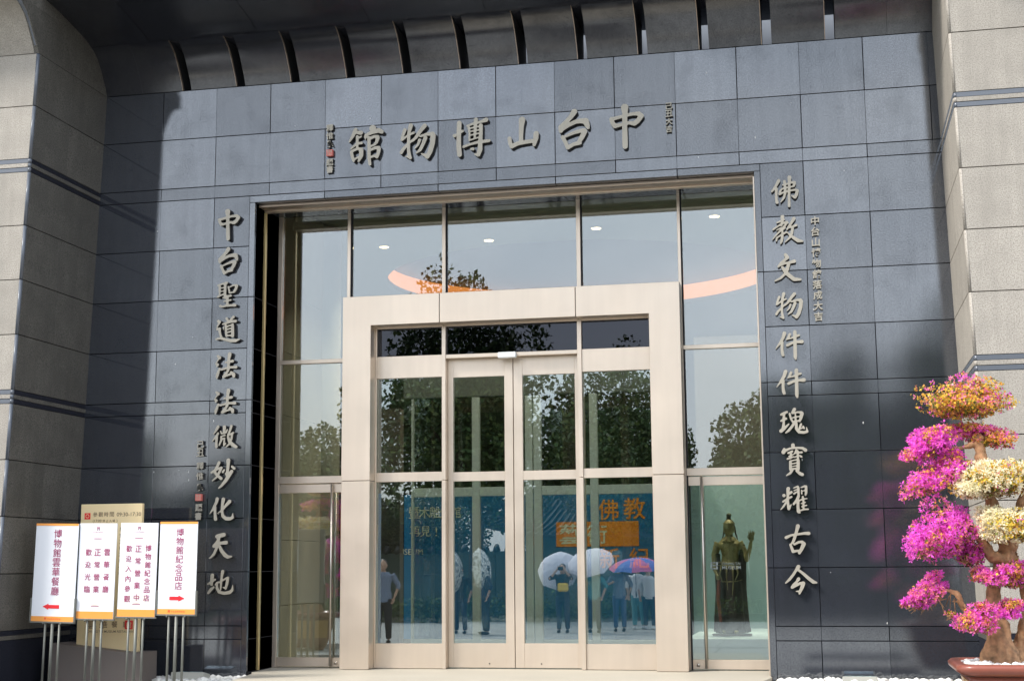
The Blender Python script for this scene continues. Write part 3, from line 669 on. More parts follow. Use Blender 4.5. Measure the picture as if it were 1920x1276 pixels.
GLYPHS = {
 'top': [
  ('舘', [[2147,5425,22,2123,5369,19,2081,5301,8],[2152,5398,16,2206,5390,23],[2166,5353,16,2167,5264,14,2167,5225,14],[2162,5331,12,2210,5352,10],[2100,5229,10,2166,5280,12,2211,5283,16],[2105,5194,17,2116,5145,17,2130,5098,13],[2116,5206,16,2167,5225,14,2212,5217,20],[2209,5209,24,2210,5151,23,2184,5096,14],[2128,5109,12,2168,5132,11,2199,5139,13],[2330,5429,36],[2255,5346,18,2273,5367,17,2330,5390,23,2392,5403,26,2428,5385,21],[2257,5359,18,2253,5320,8],[2291,5331,19,2293,5212,18,2293,5124,18,2304,5053,16],[2295,5322,17,2348,5342,16,2384,5337,19],[2384,5324,22,2371,5277,17,2349,5256,13],[2305,5239,12,2358,5260,11],[2305,5202,14,2358,5223,16,2394,5220,21],[2398,5205,21,2390,5161,19,2377,5125,17],[2310,5127,12,2341,5138,14,2376,5134,16]]),
  ('物', [[2733,5429,24,2713,5353,18,2710,5266,17,2709,5179,17,2720,5108,21,2729,5090,17],[2721,5097,13,2674,5113,5],[2671,5387,20,2652,5336,17,2636,5284,13],[2641,5284,13,2698,5326,11,2764,5352,14],[2633,5151,18,2654,5187,18,2716,5248,14,2764,5284,12],[2878,5416,24,2838,5371,21,2790,5304,18,2755,5267,11],[2834,5310,13,2900,5327,16,2961,5327,23],[2967,5309,29,2961,5227,26,2935,5142,26,2906,5093,24],[2898,5101,22,2843,5128,7],[2825,5271,17,2810,5224,14,2775,5186,7],[2887,5289,22,2867,5238,20,2834,5170,18,2786,5133,6]]),
  ('博', [[3240,5419,25,3235,5317,24,3233,5187,25,3241,5091,26],[3190,5290,20,3205,5300,11],[3276,5334,13,3246,5321,17],[3320,5383,10,3376,5399,13,3462,5416,14,3516,5432,24],[3411,5442,22,3404,5349,16,3399,5262,13],[3337,5367,14,3345,5309,10,3343,5232,11],[3462,5379,21,3463,5301,19,3456,5215,22,3452,5129,26,3435,5078,22],[3346,5355,9,3462,5373,9],[3345,5322,8,3462,5336,9],[3345,5283,9,3462,5301,9],[3341,5230,9,3401,5247,9,3462,5262,9],[3282,5169,14,3349,5190,13,3436,5208,16,3522,5213,18,3549,5215,15],[3381,5140,17,3362,5141,13],[3431,5074,18,3396,5087,7]]),
  ('山', [[3885,5404,34,3878,5342,26,3873,5256,23,3872,5179,21],[3755,5222,21,3763,5169,21,3780,5134,19],[3776,5141,23,3844,5166,22,3921,5176,21,3989,5180,21],[4027,5254,27,4023,5203,26,4005,5140,18]]),
  ('台', [[4413,5449,31,4379,5400,25,4332,5352,23,4277,5300,27,4276,5261,21],[4276,5274,23,4353,5318,22,4428,5347,22,4479,5352,26,4525,5346,33,4543,5298,25,4549,5276,17],[4292,5200,19,4321,5143,20,4343,5090,22],[4313,5199,13,4360,5219,16,4410,5237,18,4477,5251,21,4511,5249,25],[4515,5240,26,4489,5191,26,4459,5142,22],[4345,5088,21,4400,5118,19,4463,5129,22]]),
  ('中', [[4916,5456,38,4917,5392,26,4912,5264,26,4913,5137,28,4913,5061,27],[4783,5346,22,4793,5307,22,4815,5276,24],[4789,5346,19,4860,5360,17,4976,5383,17,5051,5386,21],[5051,5382,25,5079,5358,25,5041,5310,25,5009,5287,25],[4815,5273,23,4875,5282,17,4958,5297,17,5009,5285,23]]),
 ],
 'left': [
  ('中', [[772,4651,29,775,4604,19,776,4511,19,780,4418,21,783,4362,20],[681,4569,16,689,4541,16,706,4518,18],[685,4569,14,735,4580,13,818,4599,13,872,4602,16],[872,4599,19,893,4582,19,867,4546,19,845,4529,19],[706,4517,17,749,4524,12,808,4536,13,845,4527,17]]),
  ('台', [[788,4254,23,766,4220,18,734,4186,17,697,4149,20,698,4122,15],[698,4131,17,750,4162,16,802,4184,16,837,4188,19,869,4184,24,883,4151,18,887,4136,12],[711,4080,14,732,4040,14,749,4004,16],[725,4079,9,757,4094,11,792,4107,13,838,4118,15,862,4117,18],[865,4111,19,848,4076,19,828,4041,16],[750,4002,15,788,4024,14,831,4032,16]]),
  ('聖', [[684,3879,10,734,3894,10,778,3901,15],[702,3871,13,703,3822,12,705,3766,8],[763,3896,15,763,3837,15,762,3771,15,764,3743,12],[710,3850,8,757,3854,7],[711,3815,7,758,3821,7],[683,3759,11,723,3778,10,759,3786,9],[797,3859,10,809,3817,10,810,3794,9],[812,3857,7,851,3873,9,885,3873,11],[889,3866,16,878,3831,15,861,3804,12],[810,3794,9,864,3804,9],[738,3746,7,781,3761,12,827,3766,12],[753,3710,8,797,3717,9,828,3722,10],[789,3755,15,791,3672,15],[713,3663,15,737,3655,10,784,3665,13,835,3666,13,875,3665,16]]),
  ('道', [[787,3531,15,802,3506,11],[861,3545,15,838,3523,13,820,3502,10],[744,3474,9,781,3483,12,831,3498,14,886,3501,15],[778,3462,12,783,3382,13,789,3349,12],[852,3466,15,854,3414,17,856,3348,17],[789,3448,10,847,3464,9],[789,3418,9,847,3430,9],[790,3385,9,848,3399,9],[787,3353,11,820,3355,9,856,3352,13],[756,3446,7,757,3418,6],[696,3507,16,711,3498,16,694,3466,9,683,3440,7],[684,3424,12,713,3428,15,713,3399,14,722,3364,13,737,3339,11],[675,3321,10,722,3331,13,770,3317,15,829,3301,17,887,3299,18,937,3312,4]]),
  ('法', [[698,3149,12,718,3131,20],[709,3114,8,690,3087,7],[685,3070,12,700,3058,16,693,3043,10],[694,2922,11,697,2946,17,709,2980,15,721,3021,9],[723,3021,7,739,3007,12,784,3017,12,842,3027,12,900,3027,16],[783,3079,9,819,3083,12,862,3090,16],[828,3163,21,820,3117,16,817,3045,15,817,3004,14],[817,3000,14,796,2970,14,766,2934,15],[766,2932,15,804,2946,12,854,2961,12],[847,2975,15,875,2954,19,877,2933,16]]),
  ('法', [[692,2778,11,712,2761,20],[704,2745,8,684,2719,6],[679,2703,11,694,2691,16,687,2676,10],[688,2561,11,691,2584,16,703,2617,15,715,2656,9],[717,2655,7,734,2642,11,779,2652,12,838,2662,12,897,2661,16],[778,2711,9,815,2715,12,859,2722,16],[824,2792,21,816,2748,16,813,2679,15,813,2639,14],[813,2636,14,792,2607,14,761,2572,15],[761,2571,14,799,2584,11,850,2599,11],[843,2612,15,871,2592,19,873,2572,16]]),
  ('微', [[721,2426,16,702,2393,13,672,2348,5],[722,2359,13,696,2322,11,659,2277,5],[709,2328,14,705,2261,14,706,2222,15],[788,2421,19,788,2387,15,789,2360,13],[747,2382,7,757,2358,9],[819,2393,9,809,2366,10],[757,2356,9,807,2365,9],[754,2327,9,797,2338,9],[756,2324,11,757,2287,12,736,2238,9],[765,2300,9,794,2309,9],[790,2299,9,789,2259,12,785,2232,8,811,2258,5],[863,2429,15,850,2386,12,829,2339,12],[836,2339,10,886,2361,11],[872,2344,12,866,2297,13,842,2247,11,810,2220,7],[830,2319,14,843,2278,16,880,2240,20,920,2218,15]]),
  ('妙', [[739,2064,17,722,2026,15,692,1972,15,720,1938,14,766,1904,17],[767,2011,14,741,1961,14,717,1918,11,671,1882,7],[660,1966,12,715,1996,13,765,2015,11],[839,2084,22,836,2027,17,831,1963,17,826,1936,15],[813,1953,10,828,1929,10],[782,1969,14,798,1992,9],[879,2021,13,903,2002,15],[877,1974,18,849,1936,21,815,1883,19,769,1830,14,741,1807,8]]),
  ('化', [[728,1700,19,723,1672,16,702,1632,15,678,1589,11,650,1551,5],[706,1619,16,708,1552,16,715,1500,19],[794,1696,20,785,1637,16,783,1571,15,793,1527,17,827,1503,19,870,1501,17,896,1514,15,898,1557,4],[861,1673,20,831,1643,16,789,1594,11,732,1553,4]]),
  ('天', [[735,1327,20,763,1335,21,808,1344,21],[753,1313,20,749,1284,17,746,1247,18,731,1208,15,707,1155,15,676,1122,11,651,1110,4],[740,1277,14,704,1231,18,733,1254,18,787,1263,16,834,1266,20],[766,1227,17,788,1184,19,823,1144,21,854,1124,18,894,1128,9]]),
  ('地', [[695,944,21,689,893,17,690,854,16],[650,859,11,686,880,13,726,904,11],[656,772,14,684,808,17,715,830,10],[725,848,6,746,873,11,778,879,9,813,899,9,848,918,11,860,918,16],[859,912,16,851,859,16,838,817,13],[804,983,18,795,932,13,789,860,13,786,804,9],[748,870,11,746,820,16,770,781,16,823,768,16,883,777,18,910,800,14,913,851,4],[840,813,11,808,828,6]]),
 ],
 'right': [
  ('佛', [[6379,4624,16,6355,4582,14,6335,4550,12,6310,4520,10],[6354,4546,14,6350,4477,13,6351,4434,13,6356,4411,16],[6432,4613,14,6436,4554,12,6434,4495,13,6419,4450,12,6387,4408,4],[6480,4649,20,6477,4600,13,6472,4519,13,6469,4437,13,6468,4370,14],[6413,4578,8,6456,4587,8,6497,4599,11,6525,4597,15],[6526,4587,16,6518,4562,11,6496,4558,7],[6385,4521,9,6414,4544,9,6470,4553,9,6517,4558,8],[6391,4524,11,6380,4492,12],[6383,4490,12,6412,4504,9,6469,4519,9,6532,4525,11,6547,4519,13],[6549,4514,15,6539,4475,17,6524,4452,16,6491,4470,5]]),
  ('教', [[6401,4269,19,6397,4224,12,6388,4185,11],[6349,4215,9,6390,4229,9,6418,4241,9],[6307,4148,8,6357,4181,9,6405,4207,11,6439,4217,11,6450,4208,9],[6439,4204,10,6396,4152,12,6351,4110,9,6298,4049,4],[6343,4142,7,6387,4163,8],[6399,4146,11,6422,4162,9],[6396,4127,9,6392,4068,14,6384,4030,13,6374,4006,6],[6342,4069,10,6336,4039,9],[6347,4071,9,6385,4095,10,6436,4119,9],[6506,4245,19,6483,4206,12,6456,4169,12,6438,4140,7],[6456,4162,10,6487,4167,10,6528,4181,13],[6492,4154,13,6482,4102,14,6459,4061,11,6415,4020,5],[6442,4114,5,6466,4087,11,6502,4057,16,6538,4030,18,6583,4022,9]]),
  ('文', [[6416,3901,16,6432,3873,19,6408,3849,13,6375,3821,16,6346,3790,11],[6356,3800,12,6400,3817,12,6450,3824,12,6496,3834,18],[6442,3808,16,6426,3757,18,6406,3717,13,6364,3678,12,6310,3653,8],[6383,3781,14,6413,3732,19,6446,3697,19,6488,3661,19,6546,3656,12]]),
  ('物', [[6387,3528,16,6372,3476,12,6367,3415,11,6364,3355,11,6370,3306,14,6376,3294,11],[6370,3298,9,6339,3309,4],[6344,3498,13,6329,3462,11,6317,3426,9],[6320,3426,9,6360,3456,8,6406,3476,9],[6311,3334,12,6327,3359,12,6371,3403,9,6404,3429,8],[6486,3522,16,6458,3490,14,6423,3443,12,6398,3417,7],[6453,3448,9,6499,3461,11,6540,3462,15],[6544,3449,19,6538,3392,18,6518,3333,18,6497,3299,16],[6491,3304,15,6455,3322,5],[6446,3421,11,6434,3388,9,6410,3361,5],[6489,3434,15,6474,3398,14,6450,3351,12,6416,3325,4]]),
  ('件', [[6380,3151,18,6366,3107,15,6336,3060,12,6293,3003,4],[6355,3066,15,6352,3003,14,6354,2965,15,6360,2945,15],[6429,3139,13,6412,3102,12,6397,3088,7],[6412,3095,7,6449,3104,9,6493,3121,12,6513,3126,12],[6403,3036,15,6447,3056,13,6490,3064,12,6538,3065,18],[6476,3160,17,6475,3093,15,6473,2998,17,6472,2925,17,6475,2903,10]]),
  ('件', [[6378,2789,18,6363,2745,16,6333,2699,13,6289,2642,4],[6352,2705,15,6349,2642,14,6352,2604,16,6358,2585,15],[6428,2778,13,6411,2741,12,6396,2727,7],[6411,2734,7,6449,2742,9,6494,2760,12,6515,2765,12],[6402,2675,15,6448,2695,13,6492,2703,12,6542,2704,19],[6477,2798,18,6476,2732,16,6474,2637,17,6473,2565,17,6477,2543,10]]),
  ('瑰', [[6322,2386,12,6350,2399,13,6376,2409,12],[6349,2394,13,6345,2344,12,6343,2301,12,6335,2254,15],[6318,2326,9,6348,2344,13,6366,2347,13],[6316,2234,18,6344,2254,15,6389,2296,8],[6446,2432,17,6423,2400,10],[6401,2393,11,6409,2349,10,6426,2317,10],[6426,2393,7,6466,2405,9,6509,2402,13],[6513,2392,18,6501,2346,14,6489,2321,11],[6453,2391,7,6453,2329,11],[6425,2354,7,6486,2365,7],[6429,2317,9,6488,2326,9],[6443,2310,13,6419,2274,13,6387,2237,13,6358,2215,7],[6458,2304,13,6457,2251,14,6481,2220,15,6526,2215,14,6555,2223,13,6549,2268,3],[6502,2293,11,6485,2253,11],[6485,2248,8,6516,2258,6],[6519,2271,10,6528,2252,9]]),
  ('寶', [[6420,2099,19,6421,2079,14],[6339,2067,11,6331,2037,20],[6349,2051,14,6393,2070,10,6448,2075,10,6508,2070,13,6532,2051,18],[6373,2027,10,6413,2043,11],[6378,1996,7,6424,2015,6],[6365,1973,10,6420,1992,8,6438,1985,5],[6401,2039,10,6394,1977,9],[6449,2056,10,6434,2026,7],[6428,2020,6,6452,2028,7,6498,2032,12],[6462,2044,10,6461,1975,12],[6482,2000,9,6494,1990,11],[6436,1992,5,6470,2003,7],[6391,1949,13,6389,1875,13],[6463,1957,15,6460,1877,15],[6395,1955,7,6462,1966,7],[6394,1926,7,6461,1937,7],[6393,1901,6,6460,1911,6],[6392,1877,11,6459,1887,8],[6404,1865,12,6385,1841,12,6349,1819,6],[6443,1863,11,6475,1836,16,6496,1827,16]]),
  ('耀', [[6363,1699,18,6357,1661,13,6355,1600,12,6356,1553,13,6361,1514,14],[6322,1637,17],[6390,1667,13,6372,1652,10],[6311,1580,10,6346,1603,10,6390,1624,10],[6342,1578,10,6316,1539,10,6286,1507,5],[6364,1517,13,6386,1556,5],[6406,1556,11,6436,1592,13,6453,1626,14],[6408,1703,5,6451,1719,9,6455,1705,12,6454,1659,12,6456,1625,11],[6415,1680,7,6440,1690,6],[6414,1652,10,6439,1669,7],[6477,1707,6,6514,1720,10,6525,1715,13,6523,1658,13,6517,1638,9],[6482,1683,7,6484,1650,8],[6485,1674,5,6512,1681,5],[6448,1589,14,6445,1537,14,6447,1488,16,6459,1478,10],[6460,1589,8,6488,1600,8,6530,1606,6],[6492,1622,11,6496,1582,10,6494,1521,10],[6474,1561,6,6514,1572,7],[6479,1532,8,6525,1545,7],[6463,1497,8,6503,1508,9,6539,1508,8]]),
  ('古', [[6438,1356,19,6426,1315,15,6409,1260,14,6392,1218,14,6379,1200,11],[6327,1252,15,6373,1273,11,6434,1281,11,6494,1289,13,6533,1288,17],[6364,1188,12,6375,1157,14,6386,1124,15],[6400,1189,11,6440,1210,12,6473,1211,14],[6485,1193,20,6465,1150,17,6442,1111,14],[6386,1124,14,6425,1131,11,6449,1132,12]]),
  ('今', [[6429,987,19,6407,955,13,6378,913,13,6343,871,13,6307,839,7],[6431,955,12,6471,924,14,6512,885,16,6558,848,17,6587,842,9],[6426,876,17,6409,852,11,6381,825,13,6365,801,14],[6365,797,11,6401,818,13,6438,837,13,6465,841,13],[6467,837,19,6455,801,17,6437,765,14,6429,744,10],[6430,765,10,6398,765,5]]),
 ],
}
SMALL = {'top_right': [('己', 5.35, 5.444, 0.068), ('丑', 5.348, 5.369, 0.067), ('大', 5.346, 5.288, 0.067), ('吉', 5.344, 5.212, 0.067)], 'top_left': [('釋', 1.864, 5.472, 0.074), ('惟', 1.865, 5.387, 0.074), ('覺', 1.866, 5.302, 0.074), ('■', 1.867, 5.206, 0.073), ('題', 1.868, 5.105, 0.073), ('書', 1.869, 5.031, 0.073)], 'left': [('己', 0.528, 2.251, 0.076), ('丑', 0.527, 2.17, 0.076), ('釋', 0.528, 2.036, 0.075), ('惟', 0.528, 1.933, 0.075), ('覺', 0.528, 1.821, 0.075), ('■', 0.522, 1.719, 0.075), ('題', 0.525, 1.617, 0.075), ('書', 0.521, 1.532, 0.075)], 'right': [('中', 6.702, 4.217, 0.085), ('台', 6.701, 4.114, 0.085), ('山', 6.701, 4.011, 0.085), ('博', 6.701, 3.909, 0.085), ('物', 6.701, 3.807, 0.084), ('舘', 6.7, 3.705, 0.084), ('落', 6.7, 3.603, 0.084), ('成', 6.7, 3.502, 0.084), ('大', 6.7, 3.4, 0.084), ('吉', 6.699, 3.299, 0.083)]}
# ---------------------------------------------------------------- raised lettering on the stone
YF, YB = -0.052, -0.012
ordn = ['first', 'second', 'third', 'fourth', 'fifth', 'sixth', 'seventh', 'eighth', 'ninth', 'tenth', 'eleventh', 'twelfth']
cache = {}
for key in ('top', 'left', 'right'):
    L_ = GLYPHS[key]
    for n, (ch, st) in enumerate(L_):
        lo = stroke_loops(st, 4.0, grow=-1.2)
        allp = np.concatenate(lo); cx, cz = (allp.min(0) + allp.max(0)) / 2
        lo = [l - (cx, cz) for l in lo]
        o = solid_from_loops('stone_wall_character', lo, 0.001, 0.0, YB - YF, [LETTER, LEDGE], None, (cx / 1000, YF, cz / 1000), bev=0.0)
        if key == 'top':
            lab = 'large bronze character %s, %s from the left in the row above the glazing' % (ch, ordn[n]); grp = 'large raised characters above the glazing'
        else:
            lab = 'large bronze character %s, %s from the top in the %s-hand column' % (ch, ordn[n], key); grp = 'raised characters of the %s-hand column' % key
        tag(o, lab, 'character', grp)
def small_text(key, label):
    P = thing('small_inscription', label, 'inscription', group='small raised inscriptions')
    for ch, x, z, h in SMALL[key]:
        if ch == '■':
            s = box('seal', x - 0.034, x + 0.034, -0.045, -0.008, z - 0.034, z + 0.034, SEAL, P, 0.001)
            me = text_flat([('維', 0.014, 0.015, 0.026, 'c'), ('覺', -0.014, 0.015, 0.026, 'c'), ('之', 0.014, -0.015, 0.026, 'c'), ('印', -0.014, -0.015, 0.026, 'c')])
            t = me_obj('seal_lettering', me, LETTER, s, (0, -0.0195, 0)); t['kind'] = 'stuff'
        else:
            char_solid('character', ch, x, z, h, -0.036, -0.008, [LETTER, LEDGE], P, off=0.022)
small_text('top_right', 'small dark four-character inscription at the right end above the glazing')
small_text('top_left', 'small dark inscription with red seal left of the large characters above the glazing')
small_text('left', 'small column of characters with red seal beside the left-hand large column')
small_text('right', 'small ten-character bronze column right of the upper right-hand large characters')

# ---------------------------------------------------------------- interior
def plain(n, c, r=0.6, **k): return mat(n, c, r, **k)
IW = plain('interior_stone', (0.50, 0.46, 0.37), 0.45, mottle=0.08); IWD = plain('interior_dark_wall', (0.10, 0.085, 0.07), 0.6); IFL = plain('interior_floor', (0.34, 0.36, 0.35), 0.15)
ICE = plain('interior_ceiling', (0.30, 0.29, 0.20), 0.7); TEAL = plain('teal_backdrop', (0.34, 0.48, 0.50), 0.6); PLT = plain('pale_platform', (0.55, 0.70, 0.74), 0.5)
WOOD = mat('self_lit_orange_wood', (0.62, 0.22, 0.05), 0.35, mottle=0.15, emit=(1.0, 0.30, 0.07), estr=0.6)  # emission stands in for cove light falling on the recess wood
VF = plain('pale_green_frame', (0.60, 0.67, 0.63), 0.35); BLUE = plain('blue_print', (0.010, 0.15, 0.38), 0.45); ORANGE = plain('orange_print', (0.80, 0.26, 0.02), 0.5)
CREAMP = plain('cream_print', (0.72, 0.72, 0.60), 0.5)
LAMP = mat('lamp_glow', (1, 0.9, 0.75), 0.5, emit=(1.0, 0.70, 0.36), estr=3.2)
RM = thing('museum_lobby', 'dim museum lobby behind the glazing with beige walls and low ceiling', 'room')
box('floor', -3.5, 10.5, 0.80, 13, -0.05, -0.002, IFL, RM, 0)
box('back_wall', -3.5, 10.5, 13.0, 13.1, -0.05, 5.6, IWD, RM, 0)
box('side_wall', -3.6, -3.5, 0.8, 13, -0.05, 5.6, IW, RM, 0); box('side_wall', 10.5, 10.6, 0.8, 13, -0.05, 5.6, IW, RM, 0)
for k, (za, zb) in enumerate(((0.0, .62), (.625, 1.30), (1.305, 1.955), (1.96, 2.62), (2.625, 3.3), (3.305, 3.95), (3.955, 4.98))):
    box('return_wall_panel', 0.93, 1.075, 0.80, 2.05, za, zb, IW, RM, 0.002)
bm = bmesh.new(); tube(bm, [(0.85, 2.35, 0), (0.85, 2.35, 4.98)], 0.33, 28); bm_obj('round_column', bm, IW, RM)
# ceiling with an oval wood-lined recess
bm = bmesh.new(); N = 64; ex, ey, ax_, ay_ = 3.45, 6.2, 2.75, 2.55
ov = [(ex + ax_ * math.cos(2 * math.pi * k / N), ey + ay_ * math.sin(2 * math.pi * k / N)) for k in range(N)]
outer = []
for (x, y) in ov:
    dx, dy = x - ex, y - ey; tx = (10.4 - ex) / dx if dx > 1e-6 else ((ex + 3.4) / -dx if dx < -1e-6 else 1e9); ty = (12.9 - ey) / dy if dy > 1e-6 else ((ey - 0.85) / -dy if dy < -1e-6 else 1e9); t = min(tx, ty)
    outer.append((ex + dx * t, ey + dy * t))
for cx_, cy_ in ((10.4, 12.9), (-3.4, 12.9), (-3.4, 0.85), (10.4, 0.85)):
    q = min(range(N), key=lambda i: (math.atan2(outer[i][1] - ey, outer[i][0] - ex) - math.atan2(cy_ - ey, cx_ - ex)) ** 2); outer[q] = (cx_, cy_)
A = [bm.verts.new((x, y, 5.0)) for x, y in ov]; Bv = [bm.verts.new((x, y, 5.0)) for x, y in outer]; A2 = [bm.verts.new((x, y, 5.06)) for x, y in ov]; B2 = [bm.verts.new((x, y, 5.06)) for x, y in outer]
for k in range(N):
    j = (k + 1) % N
    bm.faces.new((A[k], A[j], Bv[j], Bv[k])); bm.faces.new((A2[k], B2[k], B2[j], A2[j])); bm.faces.new((A[k], A2[k], A2[j], A[j]))
bmesh.ops.recalc_face_normals(bm, faces=bm.faces); bm_obj('ceiling', bm, ICE, RM)
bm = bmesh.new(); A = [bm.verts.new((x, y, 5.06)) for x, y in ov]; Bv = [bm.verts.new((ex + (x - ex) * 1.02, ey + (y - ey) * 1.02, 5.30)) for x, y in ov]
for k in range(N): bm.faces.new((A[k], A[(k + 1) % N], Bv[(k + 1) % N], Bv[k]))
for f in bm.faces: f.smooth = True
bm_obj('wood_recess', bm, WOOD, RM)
box('recess_top', 0.3, 6.6, 3.2, 9.3, 5.305, 5.35, IWD, RM, 0)
box('roof_slab', -3.6, 10.6, 0.70, 13.1, 5.62, 5.7, DARK, RM, 0)
_dl = ['nearest the left end, above the blue banner', 'in the middle pane, second from the right', 'rightmost, behind the tall right pane', 'lowest and farthest left, in the pane beside the portal', 'above the partition', 'beyond the right edge', 'added out of view over the left vestibule door', 'added out of view over the right vestibule door']
for k_, (x, y) in enumerate(((2.76, 3.35), (4.15, 3.02), (5.57, 2.75), (0.0, 6.8), (1.4, 3.4), (6.9, 2.7), (2.5, 1.5), (4.4, 1.5))):  # last two are added out of sight to brighten the vestibule frames
    D = thing('ceiling_downlight', 'round lit lobby downlight ' + _dl[k_], 'ceiling light', (x, y, 4.99), group='downlights in the lobby ceiling')
    bm = bmesh.new(); tube(bm, [(0, 0, 0), (0, 0, -0.012)], 0.075, 20); bm_obj('trim_ring', bm, CHAMP, D)
    bm = bmesh.new(); tube(bm, [(0, 0, -0.0125), (0, 0, -0.016)], 0.058, 20); bm_obj('lamp_disc', bm, LAMP, D)
    ld = bpy.data.lights.new('downlight_beam', 'SPOT'); ld.energy = (180 if x > 5 else 130) if y > 2 else 70; ld.color = (1, 0.86, 0.66); ld.spot_size = R(110); ld.spot_blend = 0.6; ld.shadow_soft_size = 0.06
    lo = bpy.data.objects.new('downlight_beam', ld); lo.location = (0, 0, -0.03); link(lo, D)
box('dark_partition', 1.05, 1.72, 3.05, 3.20, 0.0, 2.9, IWD, RM, 0)
box('teal_wall', 5.30, 9.6, 3.75, 3.85, 0.0, 2.10, TEAL, RM, 0); box('teal_wall', 5.20, 5.30, 2.9, 3.85, 0.0, 2.10, TEAL, RM, 0); box('dark_wall', 5.20, 9.6, 3.86, 3.96, 0.0, 3.75, IWD, RM, 0)
box('platform', 5.25, 9.0, 1.35, 3.74, 0.0, 0.27, PLT, RM, 0.005)
box('platform_box', 6.16, 6.45, 1.9, 2.2, 0.271, 0.42, IWD, RM, 0.004)
# inner vestibule doors
VD = thing('vestibule_screen', 'inner pair of pale green framed doors seen through the portal glass', 'door')
VY = 2.4
def vb(n, a, b, z0, z1, m=VF): box(n, a, b, VY, VY + 0.06, z0, z1, m, VD, 0.003)
for a, b in ((2.765, 2.855), (3.385, 3.470), (3.482, 3.570), (4.125, 4.215), (2.045, 2.07)): vb('stile', a, b, 0.02, 2.93)
vb('lintel', 1.95, 5.2, 2.94, 3.2, plain('grey_lintel', (0.16, 0.17, 0.15), 0.5))
for a, b in ((2.072, 2.763), (2.857, 3.383), (3.572, 4.123), (4.217, 5.2)):
    vb('mid_rail', a, b, 1.80, 1.90); vb('bottom_rail', a, b, 0.02, 0.20)
    box('pane', a, b, VY + 0.025, VY + 0.031, 0.2, 2.93, glass('inner_glass', (0.72, 0.76, 0.74), 0.05) if 'inner_glass' not in MATS else MATS['inner_glass'], VD, 0)
# blue exhibition banner
def banner(name, label, x0, x1, y, z0, z1, items_list, blocks=()):
    b = box(name, x0, x1, y, y + 0.02, z0, z1, BLUE, None, 0.002); tag(b, label, 'banner')
    inv = Matrix.Translation(-b.location)
    for (a, c, e, f, m) in blocks:
        q = box('colour_block', a, c, y - 0.004, y - 0.001, e, f, m, b, 0); q.matrix_parent_inverse = inv
    for items, m, off in items_list:
        me = text_flat(items, off); t = me_obj('lettering', me, m, b, (0, y - 0.006, 0)); t.matrix_parent_inverse = inv
    return b
BY = 4.5
def BXp(px): return 6.689 + (px - 1551) / 2737.3 * 18.33 * 1.0 + 0.0
def BZp(py): return 1.021 + (1068 - py) / 2737.3 * 18.2
t1 = [(c, 1.49 + i * 0.137, 1.70, 0.145, 'c') for i, c in enumerate('暨木雕分館')]
t1 += [(c, 1.50 + i * 0.14, 1.46, 0.13, 'c') for i, c in enumerate('再見')] + [('!', 1.76, 1.40, 0.12, 'l'), ('MUSEUM', 1.20, 1.165, 0.075, 'l')]
banner('exhibition_banner', 'large blue exhibition banner with orange and cream lettering behind the inner doors', 1.35, 4.95, BY, 0.10, 1.93,
       [(t1, CREAMP, 0.0), ([('佛', 4.02, 1.70, 0.26, 'c'), ('教', 4.35, 1.71, 0.27, 'c'), ('新', 4.02, 1.10, 0.26, 'c'), ('紀', 4.40, 1.10, 0.25, 'c')], ORANGE, 0.012),
        ([('藝', 3.52, 1.40, 0.26, 'c'), ('術', 3.87, 1.40, 0.25, 'c')], CREAMP, 0.012)], [(3.35, 4.40, 1.245, 1.555, ORANGE)])
banner('poster', 'narrow blue and orange poster edge behind the left side door', 1.13, 1.62, 2.6, 0.1, 1.86, [([('館', 1.26, 1.55, 0.12, 'c'), ('日', 1.43, 1.55, 0.12, 'c'), ('2', 1.39, 1.32, 0.10, 'l'), ('0', 1.39, 1.02, 0.09, 'l'), ('6', 1.39, 0.82, 0.07, 'l'), ('0', 1.39, 0.66, 0.06, 'l')], CREAMP, 0.0)],
       [(1.13, 1.33, 1.25, 1.74, ORANGE), (1.13, 1.33, 0.78, 1.24, plain('rust_print', (0.42, 0.13, 0.05)))])
# decals on the side door glass
dec = text_flat([('CHUNG TAI', 5.68, 1.008, 0.024, 'l'), ('MUSEUM', 5.68, 0.966, 0.034, 'l')], 0.004)
DEC = mat('frosted_decal', (0.30, 0.36, 0.36), 0.6); DEC.node_tree.nodes['Principled BSDF'].inputs['Alpha'].default_value = 0.55
d_ = me_obj('lettering', dec, DEC, None, (0, GY + 0.0285, 0)); tag(d_, 'pale CHUNG TAI MUSEUM lettering on the glass of the right side door', 'decal')
bm = bmesh.new()
for a, b, c, d in ((0, .018, 0, .07), (.022, .05, 0, .012), (.022, .05, .03, .042), (.022, .05, .058, .07), (.054, .072, 0, .03), (.054, .072, .036, .07)): bx(bm, 5.57 + a, 5.57 + b, -0.001, 0.0, 0.966 + c, 0.966 + d)
tag(bm_obj('logo_decal', bm, DEC, None, (0, GY + 0.0285, 0)), 'pale square logo on the glass of the right side door', 'decal')

